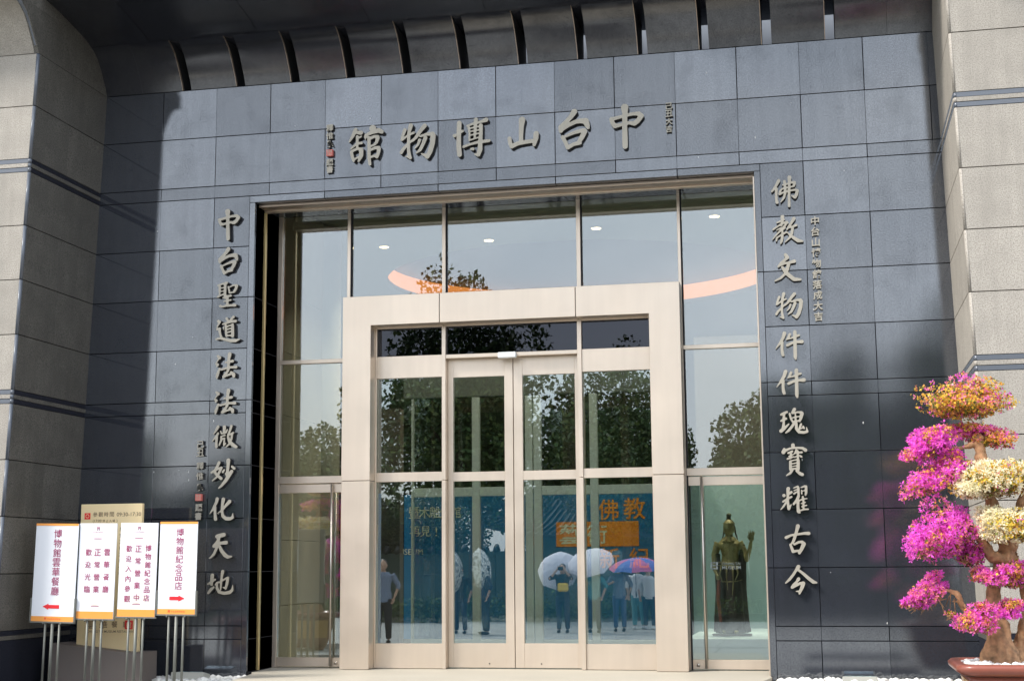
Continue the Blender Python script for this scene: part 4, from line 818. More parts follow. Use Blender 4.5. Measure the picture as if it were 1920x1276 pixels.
# ---------------------------------------------------------------- gilded statue behind the right door
SG = mat('aged_gilding', (0.33, 0.30, 0.14), 0.45, 0.25, mottle=0.45, mscale=9, bump=0.3, bscale=60); SR = mat('dark_lacquer_robe', (0.055, 0.045, 0.035), 0.4, mottle=0.5, mscale=8); SRED = mat('faded_red_lacquer', (0.25, 0.06, 0.04), 0.5, mottle=0.3)
STT = thing('standing_statue', 'life-size gilded standing figure with topknot and raised hand behind the right glass door', 'statue', (5.68, 1.95, 0.271), R(-6))
bm = bmesh.new()
loft(bm, [(0.03, 0, 0, 0.20, 0.13), (0.10, 0, 0, 0.185, 0.125), (0.30, 0.005, 0, 0.165, 0.12), (0.50, 0.01, 0, 0.16, 0.12), (0.66, 0.005, 0, 0.155, 0.115), (0.76, 0, 0, 0.145, 0.105)], 40, True, 0.05, 10)
loft(bm, [(0.04, 0.13, 0.03, 0.11, 0.04), (0.14, 0.15, 0.03, 0.07, 0.03), (0.5, 0.15, 0.02, 0.045, 0.05), (0.85, 0.16, 0.0, 0.05, 0.05), (1.0, 0.17, 0, 0.03, 0.04)], 16, True, 0.08, 5)
loft(bm, [(0.04, -0.15, 0.03, 0.09, 0.04), (0.5, -0.15, 0.02, 0.045, 0.05), (0.9, -0.16, 0.0, 0.04, 0.05)], 16, True, 0.08, 5)
remeshed('robe', bm, 0.011, SR, STT, 1)
bm = bmesh.new()
loft(bm, [(0.72, 0, 0, 0.14, 0.10), (0.78, 0.01, -.005, 0.125, 0.10), (0.88, 0.01, -.01, 0.105, 0.085), (0.97, 0.005, -.01, 0.125, 0.092), (1.02, 0, 0, 0.135, 0.082), (1.055, 0, 0, 0.10, 0.065), (1.09, 0, 0, 0.05, 0.048), (1.14, 0, 0, 0.042, 0.043)], 28)
ellipsoid(bm, (0, -0.01, 1.185), (0.072, 0.080, 0.094), 3)
ellipsoid(bm, (0, -0.077, 1.175), (0.011, 0.016, 0.022), 2)                       # nose
for s in (-1, 1):
    ellipsoid(bm, (s * 0.064, 0.0, 1.165), (0.010, 0.018, 0.04), 2); ellipsoid(bm, (s * 0.07, -0.05, 0.985), (0.055, 0.05, 0.045), 2)
    ellipsoid(bm, (s * 0.075, -0.075, 0.045), (0.034, 0.085, 0.028), 2)             # feet
ellipsoid(bm, (0, -0.066, 1.142), (0.02, 0.012, 0.008), 2)
tube(bm, [(0.13, 0, 1.02), (0.20, -0.01, 0.90), (0.225, -0.07, 0.83), (0.28, -0.13, 0.95), (0.30, -0.15, 1.03)], [0.045, 0.038, 0.034, 0.026, 0.020], 12)
tube(bm, [(-0.14, 0, 1.02), (-0.19, -0.01, 0.88), (-0.185, -0.05, 0.74), (-0.14, -0.12, 0.66)], [0.05, 0.042, 0.034, 0.022], 12)
ellipsoid(bm, (0.308, -0.155, 1.065), (0.034, 0.014, 0.042), 2); ellipsoid(bm, (-0.13, -0.135, 0.64), (0.028, 0.02, 0.035), 2)
for k, (dx, l) in enumerate(((-.028, .05), (-.009, .062), (.011, .058), (.028, .045))):
    tube(bm, [(0.308 + dx, -0.155, 1.09), (0.31 + dx * 1.25, -0.165, 1.09 + l * .6), (0.312 + dx * 1.3, -0.178, 1.09 + l)], [0.009, 0.008, 0.006], 8)
tube(bm, [(0.282, -0.16, 1.05), (0.265, -0.175, 1.075), (0.275, -0.185, 1.10)], [0.011, 0.009, 0.007], 8)
remeshed('figure', bm, 0.0065, SG, STT, 2)
bm = bmesh.new()
ellipsoid(bm, (0, 0.026, 1.222), (0.070, 0.070, 0.058), 3); ellipsoid(bm, (0, 0.01, 1.29), (0.032, 0.032, 0.028), 2); ellipsoid(bm, (0.004, 0.01, 1.325), (0.036, 0.036, 0.024), 2)
for s in (-1, 1): tube(bm, [(s * 0.062, 0.035, 1.2), (s * 0.075, 0.045, 1.12), (s * 0.10, 0.045, 1.05)], [0.016, 0.012, 0.008], 8)
remeshed('hair', bm, 0.008, SR, STT, 1)
bm = bmesh.new()                                                                    # crown band, necklace, belts, ribbons
def ring(cz, rx, ry, r, cy=0, tilt=0): tube(bm, [(rx * math.cos(a), cy + ry * math.sin(a), cz + tilt * math.sin(a)) for a in [2 * math.pi * k / 24 for k in range(25)]], r, 6, False)
ring(1.232, 0.07, 0.08, 0.008, 0.0); ring(1.055, 0.085, 0.07, 0.006, -0.02, 0.03); ring(0.80, 0.142, 0.11, 0.010); ring(0.77, 0.15, 0.115, 0.007); ring(0.62, 0.16, 0.125, 0.006, 0, 0.03)
for s, e_ in ((-0.09, .58), (-0.02, .50), (0.05, .44), (0.1, .6)): tube(bm, [(s, -0.113, 0.76), (s * 1.2, -0.126, (0.76 + e_) / 2), (s * .8, -0.128, e_)], [0.016, 0.010, 0.004], 6)
for q in range(9):
    a = math.pi * (1.15 + 0.7 * q / 8); ellipsoid(bm, (0.085 * math.cos(a), -0.035 + 0.075 * math.sin(a), 1.03), (0.009, 0.009, 0.014), 1)
bm_obj('ornaments', bm, SG, STT)
bm = bmesh.new(); tube(bm, [(-0.12, -0.115, 0.64), (-0.135, -0.135, 0.4), (-0.11, -0.135, 0.15)], [0.02, 0.024, 0.018], 8); bm_obj('red_sash', bm, SRED, STT)
bm = bmesh.new(); loft(bm, [(-0.002, 0, 0.02, 0.25, 0.17), (0.02, 0, 0.02, 0.25, 0.17)], 24); bm_obj('base', bm, SR, STT); STT.scale = (0.84, 0.9, 0.95)

# ---------------------------------------------------------------- notice stands
WPR = mat('white_print', (0.83, 0.85, 0.88), 0.35); OPR = mat('orange_band_print', (0.90, 0.36, 0.07), 0.4); MPR = mat('maroon_print', (0.36, 0.05, 0.14), 0.45); RPR = mat('red_print', (0.80, 0.02, 0.03), 0.45)
ALU = mat('grey_aluminium', (0.17, 0.175, 0.155), 0.5, 0.4); PAT = mat('yellow_watermark_print', (0.84, 0.80, 0.62), 0.4); OPL = mat('light_orange_print', (0.93, 0.50, 0.20), 0.4)
def vcol(s, x, ztop, pitch, h): return [(c, x, ztop - i * pitch, h, 'c') for i, c in enumerate(s)]
def stand(label, px, pz, y, wdt, hgt, kind, rz, rim, foot, roll):
    """px,pz: centre of the board"""
    T = thing('notice_stand', label, 'sign', (px, y, foot), R(rz), group='white notice boards on thin posts')
    zc = pz - foot; hw, hh = wdt / 2, hgt / 2
    bd = box('board', -hw, hw, 0.0, 0.012, zc - hh, zc + hh, WPR, T, 0.001)
    inv = Matrix.Translation(-bd.location)
    def sub(o): o.parent = bd; o.matrix_parent_inverse = inv; return o
    def strip(n, x0, x1, z0, z1, m, y=-0.0016): return sub(box(n, x0, x1, y, -0.0006 + (y + 0.0016), zc + z0, zc + z1, m, None, 0))
    def write(items, m, off=0.0): sub(me_obj('lettering', text_flat([(s, x, zc + z, h, how) for s, x, z, h, how in items], off), m, None, (0, -0.003, 0)))
    def arrow(cx, cz, sgn, L_=0.165):
        b = bmesh.new(); p = [(-L_ / 2, 0), (-L_ / 2 + 0.06, 0.028), (-L_ / 2 + 0.06, 0.0165), (L_ / 2, 0.0165), (L_ / 2, -0.0165), (-L_ / 2 + 0.06, -0.0165), (-L_ / 2 + 0.06, -0.028)]
        p = [(cx + a * sgn, zc + cz + c) for a, c in p]
        prism(b, p, 'y', -0.0028, -0.0012); sub(bm_obj('arrow', b, RPR))
    def logo(x, z, s, m):
        b = bmesh.new()
        for a, c, e, f in ((-.5, .5, .42, .58), (-.4, -.24, -.5, .42), (.24, .4, -.5, .42), (-.24, .24, .1, .24)): bx(b, x + a * s, x + c * s, -0.0034, -0.0022, zc + z + e * s, zc + z + f * s)
        sub(bm_obj('logo', b, m))
    if kind in 'ad':
        strip('band', -hw, hw, hh - 0.021, hh, OPR); strip('band', -hw, hw, -hh, -hh + 0.047, OPR)
        s = '博物館雲華餐廳' if kind == 'a' else '博物館紀念品店'
        if kind == 'a': write(vcol(s, 0.012, hh - 0.105 * hgt, 0.0975 * hgt, 0.089 * hgt), MPR, 0.004)
        else: write(vcol(s, 0.015, hh - 0.115 * hgt, 0.0965 * hgt, 0.088 * hgt), MPR, 0.004)
        arrow(-0.02 if kind == 'a' else 0.005, -hh + (0.15 if kind == 'a' else 0.17) * hgt, 1 if kind == 'a' else -1, 0.17 if kind == 'a' else 0.15)
        logo(-0.07, -hh + 0.023, 0.021, RPR); write([(c, -0.04 + i * 0.020, -hh + 0.023, 0.015, 'c') for i, c in enumerate('中台世界博物館')], RPR)
    else:
        strip('band', -hw, hw, -hh, -hh + 0.066, OPR)
        sub(text_obj := bm_obj('watermark', disc_pattern(0.145, zc - hh + 0.078), PAT))
        cols_ = ['歡迎光臨', '正常營業', '雲華餐廳'] if kind == 'b' else ['歡迎入內參觀', '正常營業中', '博物館紀念品店']
        if kind == 'b': spec = ((-0.074, .307, .129), (0.004, .307, .129), (0.086, .305, .129))
        else: spec = ((-0.080, .277, .1070), (0.0, .277, .1305), (0.085, .272, .0880))
        for s, (xx, t0, pit) in zip(cols_, spec):
            write(vcol(s, xx * wdt / 0.322, hh - t0 * hgt, pit * hgt, 0.071 * hgt), MPR, 0.010)
        logo(0.0, hh - 0.052, 0.030, MPR); write([(c, -0.048 + q * 0.016, hh - 0.083, 0.013, 'c') for q, c in enumerate('中台世界博物館')], MPR)
        strip('rule', -0.04, 0.04, hh - 0.147, hh - 0.140, MPR); strip('rule', -0.04, 0.04, -hh + 0.112, -hh + 0.119, MPR)
        fm = mat('faint_rule_print', (0.78, 0.74, 0.80), 0.4) if 'faint_rule_print' not in MATS else MATS['faint_rule_print']
        for xx in (-hw + 0.03, hw - 0.03): strip('rule', xx, xx + 0.002, -hh + 0.10, hh - 0.17, fm)
        strip('rule', -hw + 0.03, hw - 0.03, hh - 0.17, hh - 0.168, fm)
    if rim:
        for s in (-1, 1): box('holder_rail', s * (hw + 0.008) - 0.008, s * (hw + 0.008) + 0.008, -0.006, 0.02, zc - hh - 0.012, zc - hh + 0.215, ALU, T, 0.002)
    box('holder_rail', -hw - 0.015, hw + 0.015, -0.006, 0.02, zc - hh - 0.016, zc - hh - 0.001, ALU, T, 0.002)
    for k in (-1, 0, 1):
        r = 0.011 if k else 0.015
        bm = bmesh.new(); tube(bm, [(k * 0.073, 0.012 - 0.0, 0.015), (k * 0.073, 0.012, zc - hh - 0.010)], r, 10); bm_obj('post', bm, ALU, T)
    for s in (-0.09, 0.09):
        bm = bmesh.new(); tube(bm, [(s, -0.008, zc - hh - 0.026), (s, 0.0, zc - hh - 0.016)], 0.008, 8); bm_obj('clamp_screw', bm, ALU, T)
    bm = bmesh.new(); loft(bm, [(0.0, 0, 0.012, 0.17, 0.17), (0.010, 0, 0.012, 0.17, 0.17), (0.022, 0, 0.012, 0.05, 0.05)], 24); bm_obj('foot', bm, ALU, T)
    T.rotation_euler = (0, R(roll), R(rz))
    return T
def disc_pattern(r, z):
    bm = bmesh.new()
    for q in range(4):
        ra, rb = r * (0.28 + q * 0.2), r * (0.36 + q * 0.2)
        n = 20
        for k in range(n):
            a0, a1 = math.pi * k / n, math.pi * (k + 0.62) / n
            bm.faces.new([bm.verts.new((rr * math.cos(a), -0.0014, z + rr * math.sin(a))) for rr, a in ((ra, a0), (rb, a0), (rb, a1), (ra, a1))])
    return bm
stand('leftmost notice board with one vertical line of text and a red arrow pointing left', -0.462, 0.989, -1.100, 0.437, 0.911, 'a', 0, True, GZ - 0.01, 1.3)
stand('second notice board from the left, three columns of text, no arrow, orange lower band', -0.038, 1.000, -1.082, 0.378, 0.882, 'b', 0, False, GZ - 0.01, 0.9)
stand('third notice board from the left, longest text columns and an orange lower band', 0.372, 1.008, -1.065, 0.378, 0.864, 'c', 0, False, GZ - 0.01, 0.9)
stand('rightmost notice board with one vertical line of text and a red arrow pointing right', 0.782, 1.022, -1.076, 0.374, 0.846, 'd', 0, True, GZ - 0.01, 0.6)

# ---------------------------------------------------------------- beige information board on its stone block
CRM = mat('cream_enamel', (0.88, 0.70, 0.40), 0.4); BRN = mat('brown_print', (0.20, 0.13, 0.08), 0.5); BST = mat('taupe_stone', (0.17, 0.145, 0.13), 0.55, speck=(0.12, 0.10, 0.09), sscale=300, mottle=0.1)
IB = thing('information_board', 'cream opening-hours board standing on a taupe stone block against the wall', 'sign', (-0.141, -0.55, GZ), R(0))
bm = bmesh.new()
prism(bm, [(-0.50, 0.0), (0.41, 0.0), (0.41, 0.345), (0.28, 0.345), (-0.485, 0.43)], 'y', -0.17, 0.17); bmesh.ops.bevel(bm, geom=list(bm.edges), offset=0.004, segments=1, affect='EDGES')
bm_obj('stone_block', bm, BST, IB)
b = box('board', -0.325, 0.305, -0.02, 0.025, 0.25, 1.745, CRM, IB, 0.003); inv = Matrix.Translation(-b.location)
def isub(o): o.parent = b; o.matrix_parent_inverse = inv; return o
isub(me_obj('lettering', text_flat([(c, -0.175 + i * 0.057, 1.645, 0.046, 'c') for i, c in enumerate('參觀時間')] + [('09:30-17:30', 0.045, 1.625, 0.038, 'l'), ('(17:00', -0.20, 1.572, 0.026, 'l')] + [(c, -0.085 + i * 0.034, 1.582, 0.026, 'c') for i, c in enumerate('停止入場')] + [(')', 0.045, 1.572, 0.026, 'l')], 0.004), BRN, None, (0, -0.0215, 0)))
isub(me_obj('lettering', text_flat([(c, -0.17 + i * 0.115, 0.60, (0.085 if i < 2 else 0.06), 'c') for i, c in enumerate('雲華餐廳')] + [('CHUNG TAI MUSEUM RESTAURANT', -0.22, 0.522, 0.022, 'l')], 0.004), BRN, None, (0, -0.0215, 0)))
isub(box('red_square', -0.285, -0.225, -0.0222, -0.0206, 1.60, 1.66, RPR, None, 0)); isub(box('red_square', 0.165, 0.245, -0.0222, -0.0206, 0.555, 0.635, RPR, None, 0))
isub(me_obj('lettering', text_flat([('館', 0.205, 0.595, 0.055, 'c')]), CRM, None, (0, -0.0235, 0)))
bm = bmesh.new()
for k in range(20):
    a0, a1 = 2 * math.pi * k / 20, 2 * math.pi * (k + 1) / 20
    bm.faces.new([bm.verts.new((-0.255 + rr * math.cos(a), -0.0232, 1.63 + rr * math.sin(a))) for rr, a in ((.014, a0), (.019, a0), (.019, a1), (.014, a1))])
isub(bm_obj('clock_mark', bm, CRM))
IB.scale = (1.0335, 1.0, 1.0116)
isub(me_obj('lettering', text_flat([(c, 0.10, 1.50 - 0.06 * i, 0.036, 'c') for i, c in enumerate('展覽三樓二樓一樓')], 0.002), BRN, None, (0, -0.0215, 0)))
# ---------------------------------------------------------------- pebbles and up-lights at the foot of the wall
def pebble_bed(name, regions, n, r0=0.022, r1=0.045, z=GZ - 0.01, clip=None):
    t = bmesh.new(); bmesh.ops.create_icosphere(t, subdivisions=1, radius=1); bv = np.array([v.co[:] for v in t.verts]); bf = np.array([[v.index for v in f.verts] for f in t.faces]); t.free()
    V = []; F = []
    k = 0
    while k < n:
        x0, x1, y0, y1, zz = regions[rng.integers(len(regions))]
        x = rng.uniform(x0, x1); y = rng.uniform(y0, y1)
        if clip and not clip(x, y): continue
        r = rng.uniform(r0, r1) * np.array([1.1, rng.uniform(.75, 1.1), rng.uniform(.5, .75)])
        a = rng.uniform(0, 6.28); vv = bv * r * rng.uniform(.93, 1.07, (len(bv), 1)); c, s = math.cos(a), math.sin(a)
        vv = np.stack([vv[:, 0] * c - vv[:, 1] * s, vv[:, 0] * s + vv[:, 1] * c, vv[:, 2]], 1) + [x, y, zz + r[2] * rng.uniform(.6, 1.5)]
        F.append(bf + len(V) * len(bv)); V.append(vv); k += 1
    me = bpy.data.meshes.new(name); me.from_pydata(np.concatenate(V).tolist(), [], np.concatenate(F).tolist()); me.update()
    return me_obj(name, me, WHITEP, smooth=True)
pb = pebble_bed('white_pebbles', [(-0.68, 1.12, -1.15, -0.02, GZ), (6.17, 7.85, -0.9, -0.02, GZ), (0.2, 1.10, -0.5, -0.03, GZ + 0.035), (6.2, 7.8, -0.4, -0.03, GZ + 0.035), (6.2, 7.8, -0.4, -0.03, GZ + 0.06)], 3600)
tag(pb, kind='stuff'); pb['label'] = 'white rounded pebbles along the foot of the dark wall'
UL = mat('grey_housing', (0.38, 0.38, 0.34), 0.5)
def uplight(x, y, label, w_=0.3):
    T = thing('ground_uplight', label, 'light fitting', (x, y, GZ + 0.045), group='up-lights in the pebble bed')
    bm = bmesh.new(); prism(bm, [(-0.09, 0), (0.09, 0), (0.09, 0.075), (-0.07, 0.105)], 'x', -w_ / 2, w_ / 2); bmesh.ops.bevel(bm, geom=list(bm.edges), offset=0.006, segments=1, affect='EDGES'); bm_obj('housing', bm, UL, T)
    bm = bmesh.new(); prism(bm, [(-0.055, 0.1045), (0.07, 0.0815), (0.07, 0.0845), (-0.055, 0.1075)], 'x', -w_ / 2 + 0.02, w_ / 2 - 0.02); bm_obj('lens', bm, GLASSD, T)
uplight(6.93, -0.25, 'pale rectangular up-light in the pebbles below the right-hand large column')
uplight(0.62, -0.35, 'pale rectangular up-light in the pebbles below the left-hand large column', 0.34)

# ---------------------------------------------------------------- flowering bonsai in a glazed pot
PX, PY_, PZ = 8.02, -3.5, GZ - 0.03
POT = thing('bonsai_pot', 'red-brown glazed pot with yellow panels holding the flowering bonsai', 'pot', (PX, PY_, PZ))
PR = mat('red_brown_glaze', (0.24, 0.07, 0.045), 0.28, mottle=0.2, mscale=7); PYL = mat('yellow_glaze', (0.62, 0.34, 0.09), 0.3, mottle=0.15, mscale=8); SOIL = mat('dark_soil', (0.05, 0.035, 0.025), 0.95)
def rr(hx, hy, r, n=6):
    p = []
    for cx, cy, a0 in ((hx - r, hy - r, 0), (-hx + r, hy - r, 90), (-hx + r, -hy + r, 180), (hx - r, -hy + r, 270)):
        for k in range(n + 1):
            a = R(a0 + 90 * k / n); p.append((cx + r * math.cos(a), cy + r * math.sin(a)))
    return p
def rings_obj(name, rs, m, caps=True):
    bm = bmesh.new(); Q = []
    for hx, hy, r, z in rs: Q.append([bm.verts.new((x, y, z)) for x, y in rr(hx, hy, r)])
    n = len(Q[0]); fs = []
    for a, b in zip(Q, Q[1:]):
        for k in range(n): fs.append(bm.faces.new((a[k], a[(k + 1) % n], b[(k + 1) % n], b[k])))
    if caps: fs += [bm.faces.new(Q[0][::-1]), bm.faces.new(Q[-1])]
    bmesh.ops.recalc_face_normals(bm, faces=fs)
    for f in fs: f.smooth = abs(f.normal.z) < .9
    return bm_obj(name, bm, m, POT)
rings_obj('body', [(0.36, 0.26, 0.06, 0.04), (0.40, 0.30, 0.07, 0.15), (0.45, 0.34, 0.08, 0.34), (0.475, 0.36, 0.09, 0.46)], PR)
rings_obj('rim', [(0.47, 0.355, 0.09, 0.442), (0.515, 0.395, 0.11, 0.452), (0.545, 0.42, 0.12, 0.474), (0.55, 0.425, 0.12, 0.50), (0.53, 0.41, 0.115, 0.518), (0.49, 0.37, 0.10, 0.520), (0.485, 0.365, 0.10, 0.495)], PR)
for sx in (-1, 1):
    for sy in (-1, 1):
        bm = bmesh.new(); loft(bm, [(0, sx * 0.28, sy * 0.19, 0.055, 0.055), (0.045, sx * 0.28, sy * 0.19, 0.075, 0.075)], 12); bm_obj('foot', bm, PR, POT)
for a, b in ((-0.36, -0.155), (-0.125, 0.125), (0.155, 0.36)):        # front panels, proud of the body
    bm = bmesh.new(); z0, z1 = 0.17, 0.41
    def yy(z): return -(0.30 + (z - 0.15) * 0.215) - 0.006
    vs = [bm.verts.new(p) for p in ((a, yy(z0), z0), (b, yy(z0), z0), (b, yy(z1), z1), (a, yy(z1), z1), (a, yy(z0) + .02, z0), (b, yy(z0) + .02, z0), (b, yy(z1) + .02, z1), (a, yy(z1) + .02, z1))]
    for f in ((0, 1, 2, 3), (7, 6, 5, 4), (0, 4, 5, 1), (1, 5, 6, 2), (2, 6, 7, 3), (3, 7, 4, 0)): bm.faces.new([vs[i] for i in f])
    bmesh.ops.recalc_face_normals(bm, faces=bm.faces); bm_obj('yellow_panel', bm, PYL, POT)
bm = bmesh.new()
for z0, z1 in ((0.17, 0.41),):
    xx = lambda z: -(0.40 + (z - 0.15) * 0.263) - 0.006
    for c in (-0.14, 0.14):
        vs = [bm.verts.new(p) for p in ((xx(z0), c - .11, z0), (xx(z0), c + .11, z0), (xx(z1), c + .11, z1), (xx(z1), c - .11, z1), (xx(z0) + .02, c - .11, z0), (xx(z0) + .02, c + .11, z0), (xx(z1) + .02, c + .11, z1), (xx(z1) + .02, c - .11, z1))]
        for f in ((0, 1, 2, 3), (7, 6, 5, 4), (0, 4, 5, 1), (1, 5, 6, 2), (2, 6, 7, 3), (3, 7, 4, 0)): bm.faces.new([vs[i] for i in f])
bmesh.ops.recalc_face_normals(bm, faces=bm.faces); bm_obj('yellow_panel', bm, PYL, POT)
bm = bmesh.new(); prism(bm, rr(0.48, 0.36, 0.09), 'z', 0.44, 0.495); bm_obj('soil', bm, SOIL, POT)
pq = pebble_bed('white_pebbles', [(PX - 0.46, PX + 0.46, PY_ - 0.34, PY_ + 0.34, PZ + 0.49)], 900, 0.012, 0.024)
pq.parent = POT; pq.matrix_parent_inverse = Matrix.Translation((-PX, -PY_, -PZ)); tag(pq, kind='stuff')

TREE = thing('flowering_bonsai', 'bougainvillea bonsai with rounded magenta, orange and cream pads in the glazed pot', 'bonsai', (PX, PY_, PZ + 0.48))
BK = mat('pale_brown_bark', (0.36, 0.20, 0.10), 0.8, bump=1.0, bscale=45, mottle=0.55, mscale=22, streak=0.3)
MAG = mat('magenta_bract', (0.88, 0.14, 0.72), 0.5, island=0.25); PNK = mat('pink_bract', (0.88, 0.24, 0.42), 0.5, island=0.25); ORG = mat('orange_leaf', (0.86, 0.45, 0.10), 0.5, island=0.3); YEL = mat('yellow_leaf', (0.84, 0.64, 0.09), 0.5, island=0.3)
CRE = mat('cream_bract', (0.92, 0.86, 0.62), 0.5, island=0.12); GRN = mat('olive_leaf', (0.22, 0.24, 0.04), 0.55, island=0.35); BRL = mat('brown_leaf', (0.30, 0.12, 0.05), 0.6, island=0.35)
for m_ in (MAG, PNK, ORG, YEL, CRE, GRN, BRL):
    b_ = m_.node_tree.nodes['Principled BSDF']
    t_ = m_.node_tree; tl = t_.nodes.new('ShaderNodeBsdfTranslucent'); ms = t_.nodes.new('ShaderNodeMixShader'); ms.inputs[0].default_value = 0.45
    src_ = b_.inputs['Base Color'].links[0].from_socket; t_.links.new(src_, tl.inputs['Color'])
    t_.links.new(b_.outputs[0], ms.inputs[1]); t_.links.new(tl.outputs[0], ms.inputs[2]); t_.links.new(ms.outputs[0], t_.nodes['Material Output'].inputs['Surface'])
FM = [MAG, PNK, ORG, YEL, CRE, GRN, BRL]
def W(px, py, y=-3.5):
    """photo position -> point on the plane y"""
    d = _f + _r * ((px - 960) / 2737.34) - _u * ((py - 638) / 2737.34)
    t = (y + 13.82893) / d.y
    return Vector((6.68907, -13.82893, 1.02133)) + d * t
TO = Vector((PX, PY_, PZ + 0.48))
SCL = 10.33 / 2737.34
def pad(px, py, rx, ry, mix, dy=0.0, rot=0.0, n=1500, dens=0.0, depth=None, left=None, top=None, size=1.0, flat=0.6):
    """cloud-pruned pad: thousands of small bracts over an uneven shell plus inner twigs; mix = weights for FM"""
    c = W(px, py, -3.5 + dy); rx *= SCL * 1.15; ry *= SCL * 1.22; n = int(n * 1.35); rd = depth or (rx + ry) * 0.5
    nl = max(5, int(4 + n / 170)); lc = rng.normal(0, 1, (nl, 3)); lc /= np.linalg.norm(lc, axis=1, keepdims=True); lc *= rng.uniform(.35, .72, (nl, 1)); lc[:, 2] = np.where(lc[:, 2] < 0, lc[:, 2] * .5, lc[:, 2]); lr = rng.uniform(.24, .42, nl)
    kk = rng.integers(0, nl, n); ljit = rng.uniform(.35, 2.2, (nl, 7))
    u = rng.normal(0, 1, (n, 3)); u /= np.linalg.norm(u, axis=1, keepdims=True)
    u[:, 2] = np.where(u[:, 2] < 0, u[:, 2] * flat, u[:, 2])
    sh = np.where(rng.random(n) < 0.75, rng.normal(1.0, .07, n), rng.uniform(.3, 1.12, n))
    p = lc[kk] + u * (lr[kk] * sh)[:, None]
    stray = rng.random(n) < 0.03; p[stray] *= rng.uniform(1.02, 1.18, (int(stray.sum()), 1))
    p = p * [rx, rd, ry]; u = u * .6 + lc[kk]; u /= np.linalg.norm(u, axis=1, keepdims=True)
    ca, sa = math.cos(R(rot)), math.sin(R(rot))
    P_ = np.stack([p[:, 0] * ca + p[:, 2] * sa, p[:, 1], -p[:, 0] * sa + p[:, 2] * ca], 1)
    # colours: patches by smooth field plus bias
    fld = np.sin(P_ @ rng.normal(0, 20, 3) + rng.uniform(0, 6)) + np.sin(P_ @ rng.normal(0, 17, 3) + rng.uniform(0, 6))
    w0 = np.array(mix, float); idx = np.zeros(n, int)
    for i in range(n):
        w = w0 * ljit[kk[i]]
        flower = fld[i] > 0
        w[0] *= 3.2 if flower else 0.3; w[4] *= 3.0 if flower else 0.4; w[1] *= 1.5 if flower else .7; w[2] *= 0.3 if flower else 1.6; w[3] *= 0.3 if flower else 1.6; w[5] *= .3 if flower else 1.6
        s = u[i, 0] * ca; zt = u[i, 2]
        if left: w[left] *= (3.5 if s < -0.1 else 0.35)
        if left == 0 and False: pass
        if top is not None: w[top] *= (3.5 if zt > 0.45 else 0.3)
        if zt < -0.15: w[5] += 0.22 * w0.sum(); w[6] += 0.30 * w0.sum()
        idx[i] = rng.choice(7, p=w / w.sum())
    V = []; F = []; MI = []
    for i in range(n):
        s = size * (0.0155 if idx[i] in (0, 1, 4) else 0.0105) * rng.uniform(0.75, 1.3)
        nrm = u[i] * 0.8 + rng.normal(0, 0.55, 3); nrm /= np.linalg.norm(nrm)
        t1 = np.cross(nrm, rng.normal(0, 1, 3)); t1 /= np.linalg.norm(t1); t2 = np.cross(nrm, t1)
        q = len(V); o = P_[i]
        if idx[i] in (0, 1, 4):      # three papery bracts folded round a centre
            for k in range(3):
                a = 2.094 * k; d1 = t1 * math.cos(a) + t2 * math.sin(a); d2 = t1 * math.cos(a + 1.05) + t2 * math.sin(a + 1.05); d0 = t1 * math.cos(a + .52) + t2 * math.sin(a + .52)
                V += [o, o + d1 * s * .75 + nrm * s * .55, o + d0 * s * 1.25 + nrm * s * .75, o + d2 * s * .75 + nrm * s * .55]; F.append((q, q + 1, q + 2, q + 3)); MI.append(idx[i]); q += 4
        else:
            V += [o - t1 * s, o + t2 * s * .55 + nrm * s * .2, o + t1 * s * 1.1, o - t2 * s * .55 + nrm * s * .2]; F.append((q, q + 1, q + 2, q + 3)); MI.append(idx[i])
            q += 4; V += [o - t2 * s, o + t1 * s * .5 + nrm * s * .3, o + t2 * s * 1.1, o - t1 * s * .5 + nrm * s * .3]; F.append((q, q + 1, q + 2, q + 3)); MI.append(idx[i])
    me = bpy.data.meshes.new('flower_pad'); me.from_pydata([tuple(v) for v in V], [], F); me.update()
    me.polygons.foreach_set('material_index', MI)
    o = me_obj('flower_pad', me, FM, TREE, c - TO)
    # twigs inside the pad
    bm = bmesh.new()
    for k in range(16):
        a = rng.integers(0, n); e = P_[a] * 0.92; b0 = np.array([rng.normal(0, rx * .12), rng.normal(0, rd * .1), -ry * 0.35]); m_ = (b0 + e) / 2 + rng.normal(0, 0.02, 3)
        tube(bm, [b0, m_, e], [0.006, 0.004, 0.002], 5, False)
    bm_obj('twigs', bm, BK, o)
    return c
#      MAG  PNK  ORG  YEL  CRE  GRN  BRL
top_c = pad(1815, 755, 84, 46, (.035, .08, 1.0, 1.2, .01, .45, .08), 0.0, 0, 3200)
pad(1755, 832, 60, 34, (1.6, .4, .35, .25, 0, .1, .15), -0.05, -24, 1700)
pad(1850, 822, 62, 27, (.14, .4, 1.2, .8, 0, .3, .15), 0.05, 8, 1500)
pad(1752, 898, 70, 36, (.9, .5, .9, .6, 0, .08, .15), -0.10, -30, 2000)
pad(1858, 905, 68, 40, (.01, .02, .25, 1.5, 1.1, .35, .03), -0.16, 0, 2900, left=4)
pad(1822, 912, 34, 32, (0, 0, .05, .35, 2.0, .1, 0), -0.20, 0, 900)
pad(1925, 888, 48, 28, (.02, .02, .3, 1.2, .6, .4, .1), 0.0, 6, 900)
pad(1765, 1008, 62, 58, (2.4, .5, .12, .1, 0, .05, .1), -0.12, -18, 2600)
pad(1812, 1040, 34, 34, (.35, .3, .25, .5, 0, .8, .6), -0.02, 0, 800)
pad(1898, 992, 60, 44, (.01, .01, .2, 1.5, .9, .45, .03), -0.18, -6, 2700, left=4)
pad(1862, 985, 28, 32, (0, 0, .05, .35, 2.0, .1, 0), -0.22, 0, 700)
